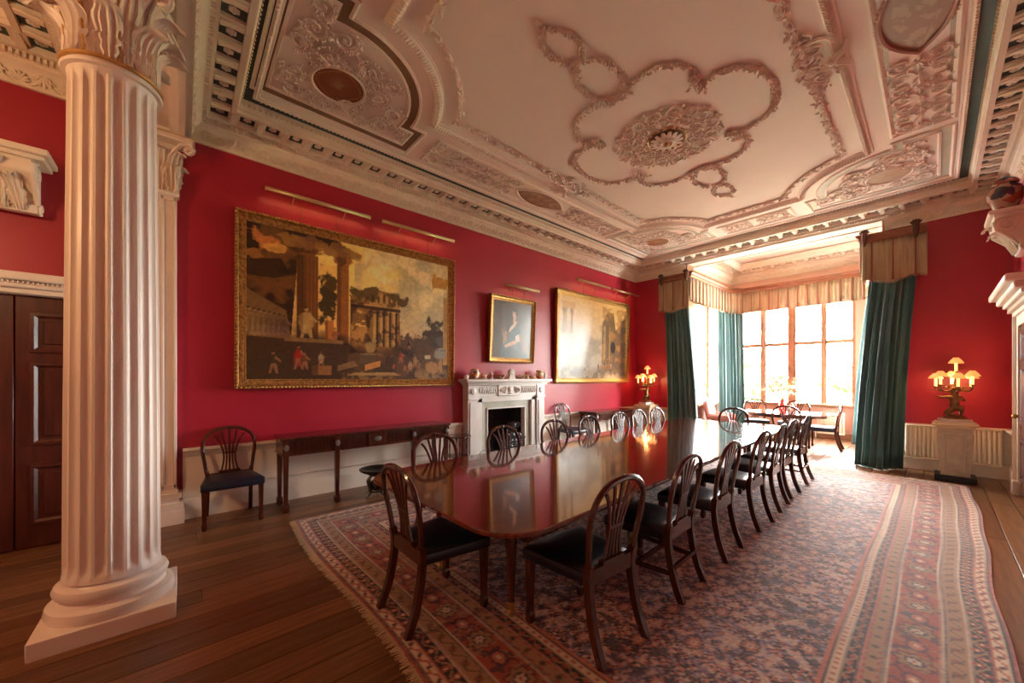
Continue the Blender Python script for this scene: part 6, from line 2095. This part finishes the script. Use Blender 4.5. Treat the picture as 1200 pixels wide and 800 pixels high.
pelmet('long gold fringed pelmet running round the inside of the bay window', [(-0.84, 8.83), (-0.84, 11.35), (-1.05, 11.72), (-3.55, 11.72), (-3.76, 11.35), (-3.76, 8.83)], 3.30, 3.98, 0.1, (), 0.04)

# ------------------------------------------------------------------ bay table, vase of dried flowers, armchair
t = thing('oval_table', 'oval mahogany table with pedestal foot standing in the bay window', 'table', (-2.18, 10.02, 0))
ol_ = [(0.82 * math.cos(a), 0.62 * math.sin(a)) for a in np.linspace(0, 2 * PI, 49)[:-1]]
tp = MB().prism(ol_, lambda a, b, tt: (a, b, tt), 0.715, 0.74)
obj('top', tp, TABLET, t)
obj('apron', MB().prism([(a * 0.86, b * 0.84) for a, b in ol_], lambda a, b, tt: (a, b, tt), 0.655, 0.715), MAHOG, t)
obj('pillar', MB().lathe([(0.07, 0.20), (0.085, 0.24), (0.05, 0.30), (0.06, 0.36), (0.075, 0.46), (0.05, 0.56), (0.09, 0.655)], 18), MAHOG, t)
for k in range(4):
    a = PI / 4 + k * PI / 2
    c_, s_ = math.cos(a), math.sin(a)
    obj('foot', MB().tube(spline([(0.03 * c_, 0.03 * s_, 0.26), (0.16 * c_, 0.16 * s_, 0.24), (0.30 * c_, 0.30 * s_, 0.10), (0.40 * c_, 0.40 * s_, 0.022)], 5), 0.026, 6, flat=0.8), MAHOG, t)
t = thing('flower_vase', 'red vase of dried cream flowers on the oval table before the window', 'vase', (-2.24, 10.02, 0.74))
obj('vase', MB().lathe([(0.05, 0), (0.06, 0.01), (0.075, 0.10), (0.07, 0.18), (0.045, 0.24), (0.055, 0.27), (0.05, 0.27), (0.04, 0.24)], 18), REDGLASS, t)
DRY = mat('dried_flower_cream', (0.62, 0.45, 0.26), rough=0.8)
DRY2 = mat('dried_flower_rust', (0.36, 0.13, 0.06), rough=0.8)
STEM = mat('dried_stem', (0.35, 0.25, 0.12), rough=0.8)
for k in range(46):
    a = random.uniform(0, 2 * PI)
    r = random.uniform(0.05, 0.40) ** 1.0
    h = 0.27 + random.uniform(0.22, 0.62) * (1 - 0.45 * (r / 0.4) ** 2)
    tip = (r * math.cos(a), r * math.sin(a), h)
    st_ = obj('stem', MB().tube([(0, 0, 0.20), (tip[0] * 0.35, tip[1] * 0.35, 0.2 + (h - 0.2) * 0.6), tip], [0.004, 0.003, 0.0025], 4), STEM, t)
    b = MB()
    for q_ in range(7):
        o_ = (random.uniform(-.03, .03), random.uniform(-.03, .03), random.uniform(-.035, .03))
        s_ = random.uniform(0.010, 0.022)
        b.ell((tip[0] + o_[0], tip[1] + o_[1], tip[2] + o_[2]), (s_, s_, s_), 6, 4)
    obj('flower_head', b, DRY if random.random() < 0.72 else DRY2, st_)
t = thing('armchair', 'rose-coloured upholstered armchair by the side window of the bay', 'armchair', (-3.50, 10.05, 0), -PI / 2 + 0.12)
# local: +y front
sb = MB()
sb.bbox(-0.30, 0.30, -0.30, 0.28, 0.24, 0.44, 0.05)
obj('seat', sb, PINKF, t, smooth=60)
def bkf(u, v):
    a = u * 2 - 1
    zz = 0.40 + v * (0.60 - 0.10 * a * a)
    return (a * 0.30, -0.26 - 0.10 * v - 0.03 * (1 - a * a), zz)
bk = obj('backrest', MB().grid(14, 10, bkf), PINKF, t, smooth=80)
m_ = bk.modifiers.new('padding', 'SOLIDIFY')
m_.thickness = 0.10
m_.offset = -1
for s_ in (-1, 1):
    a, b_ = sorted((s_ * 0.28, s_ * 0.37))
    obj('arm', MB().bbox(a, b_, -0.26, 0.24, 0.40, 0.62, 0.04), PINKF, t, smooth=60)
    for yy in (-0.24, 0.22):
        obj('leg', tapered_leg(s_ * 0.26, yy, 0.26, 0.022, 0.014), MAHOG, t)

# ------------------------------------------------------------------ invented hanging lamp, unseen, standing in for the warm lobby light
t = thing('added_lantern', 'invented brass hanging lamp with lit glass, added unseen for the warm light behind the column screen', 'added_lantern', (-2.7, -2.4, 2.75))
obj('chain', MB().tube([(0, 0, 0.62), (0, 0, ZC - 2.75)], 0.012, 6), BRASS, t)
obj('cap', MB().lathe([(0.02, 0.66), (0.05, 0.62), (0.16, 0.54), (0.17, 0.52), (0.15, 0.51)], 16), BRASS, t)
for k in range(4):
    a = PI / 4 + k * PI / 2
    obj('corner_bar', MB().tube([(0.15 * math.cos(a), 0.15 * math.sin(a), 0.02), (0.15 * math.cos(a), 0.15 * math.sin(a), 0.52)], 0.01, 6), BRASS, t)
obj('base_ring', MB().lathe([(0.13, 0.0), (0.165, 0.01), (0.165, 0.03), (0.13, 0.035)], 20, cap=False), BRASS, t)
obj('globe', MB().ell((0, 0, 0.27), (0.085, 0.085, 0.12), 14, 10), mat('lit_globe', (1, 0.8, 0.55), emit=(1.0, 0.62, 0.28), estr=12), t)
l = bpy.data.lights.new('added_lantern_glow', 'POINT')
l.energy = 190
l.color = (1.0, 0.62, 0.30)
l.shadow_soft_size = 0.14
lo = link('added_lantern_glow', l, t, (0, 0, 0.27))

# ------------------------------------------------------------------ outside
struct('ground', MB().box(-120, 120, 20, 200, -2.7, -2.5), GRASS)
struct('bounce_slab', MB().box(-40, 30, YB + 0.3, 20, -1.0, -0.6), mat('pale_bounce_surface', (0.66, 0.62, 0.55), (0.72, 0.68, 0.61), rough=0.9, scale=3))  # slab added outside so its pale top bounces daylight up to the ceiling
def tree(x_, y_, h, r, label):
    t = thing('tree', label, 'tree', (x_, y_, -2.5))
    obj('trunk', MB().lathe([(0.35, 0), (0.25, h * 0.25), (0.18, h * 0.55)], 10), BARK, t)
    b = MB()
    for k in range(1500):
        v = rng.normal(size=3)
        v /= np.linalg.norm(v)
        q_ = v * rng.uniform(0.65, 1.0) * np.array([r, r, h * 0.42]) + np.array([0, 0, h * 0.62])
        s_ = rng.uniform(0.25, 0.5)
        a_ = rng.normal(size=3) * s_; c_ = rng.normal(size=3) * s_
        b.add([q_ - a_, q_ + c_, q_ + a_, q_ - c_], [(0, 1, 2, 3)])
    stuff(obj('foliage', b, LEAFM, t, smooth=0))
tree(-11.5, 38, 5.2, 2.4, 'rounded leafy tree on the lawn outside the bay window')
tree(-20, 75, 6.5, 5, 'broad leafy tree far across the lawn')
tree(-9, 95, 6, 6, 'broad leafy tree in the hazy distance beyond the wide window')
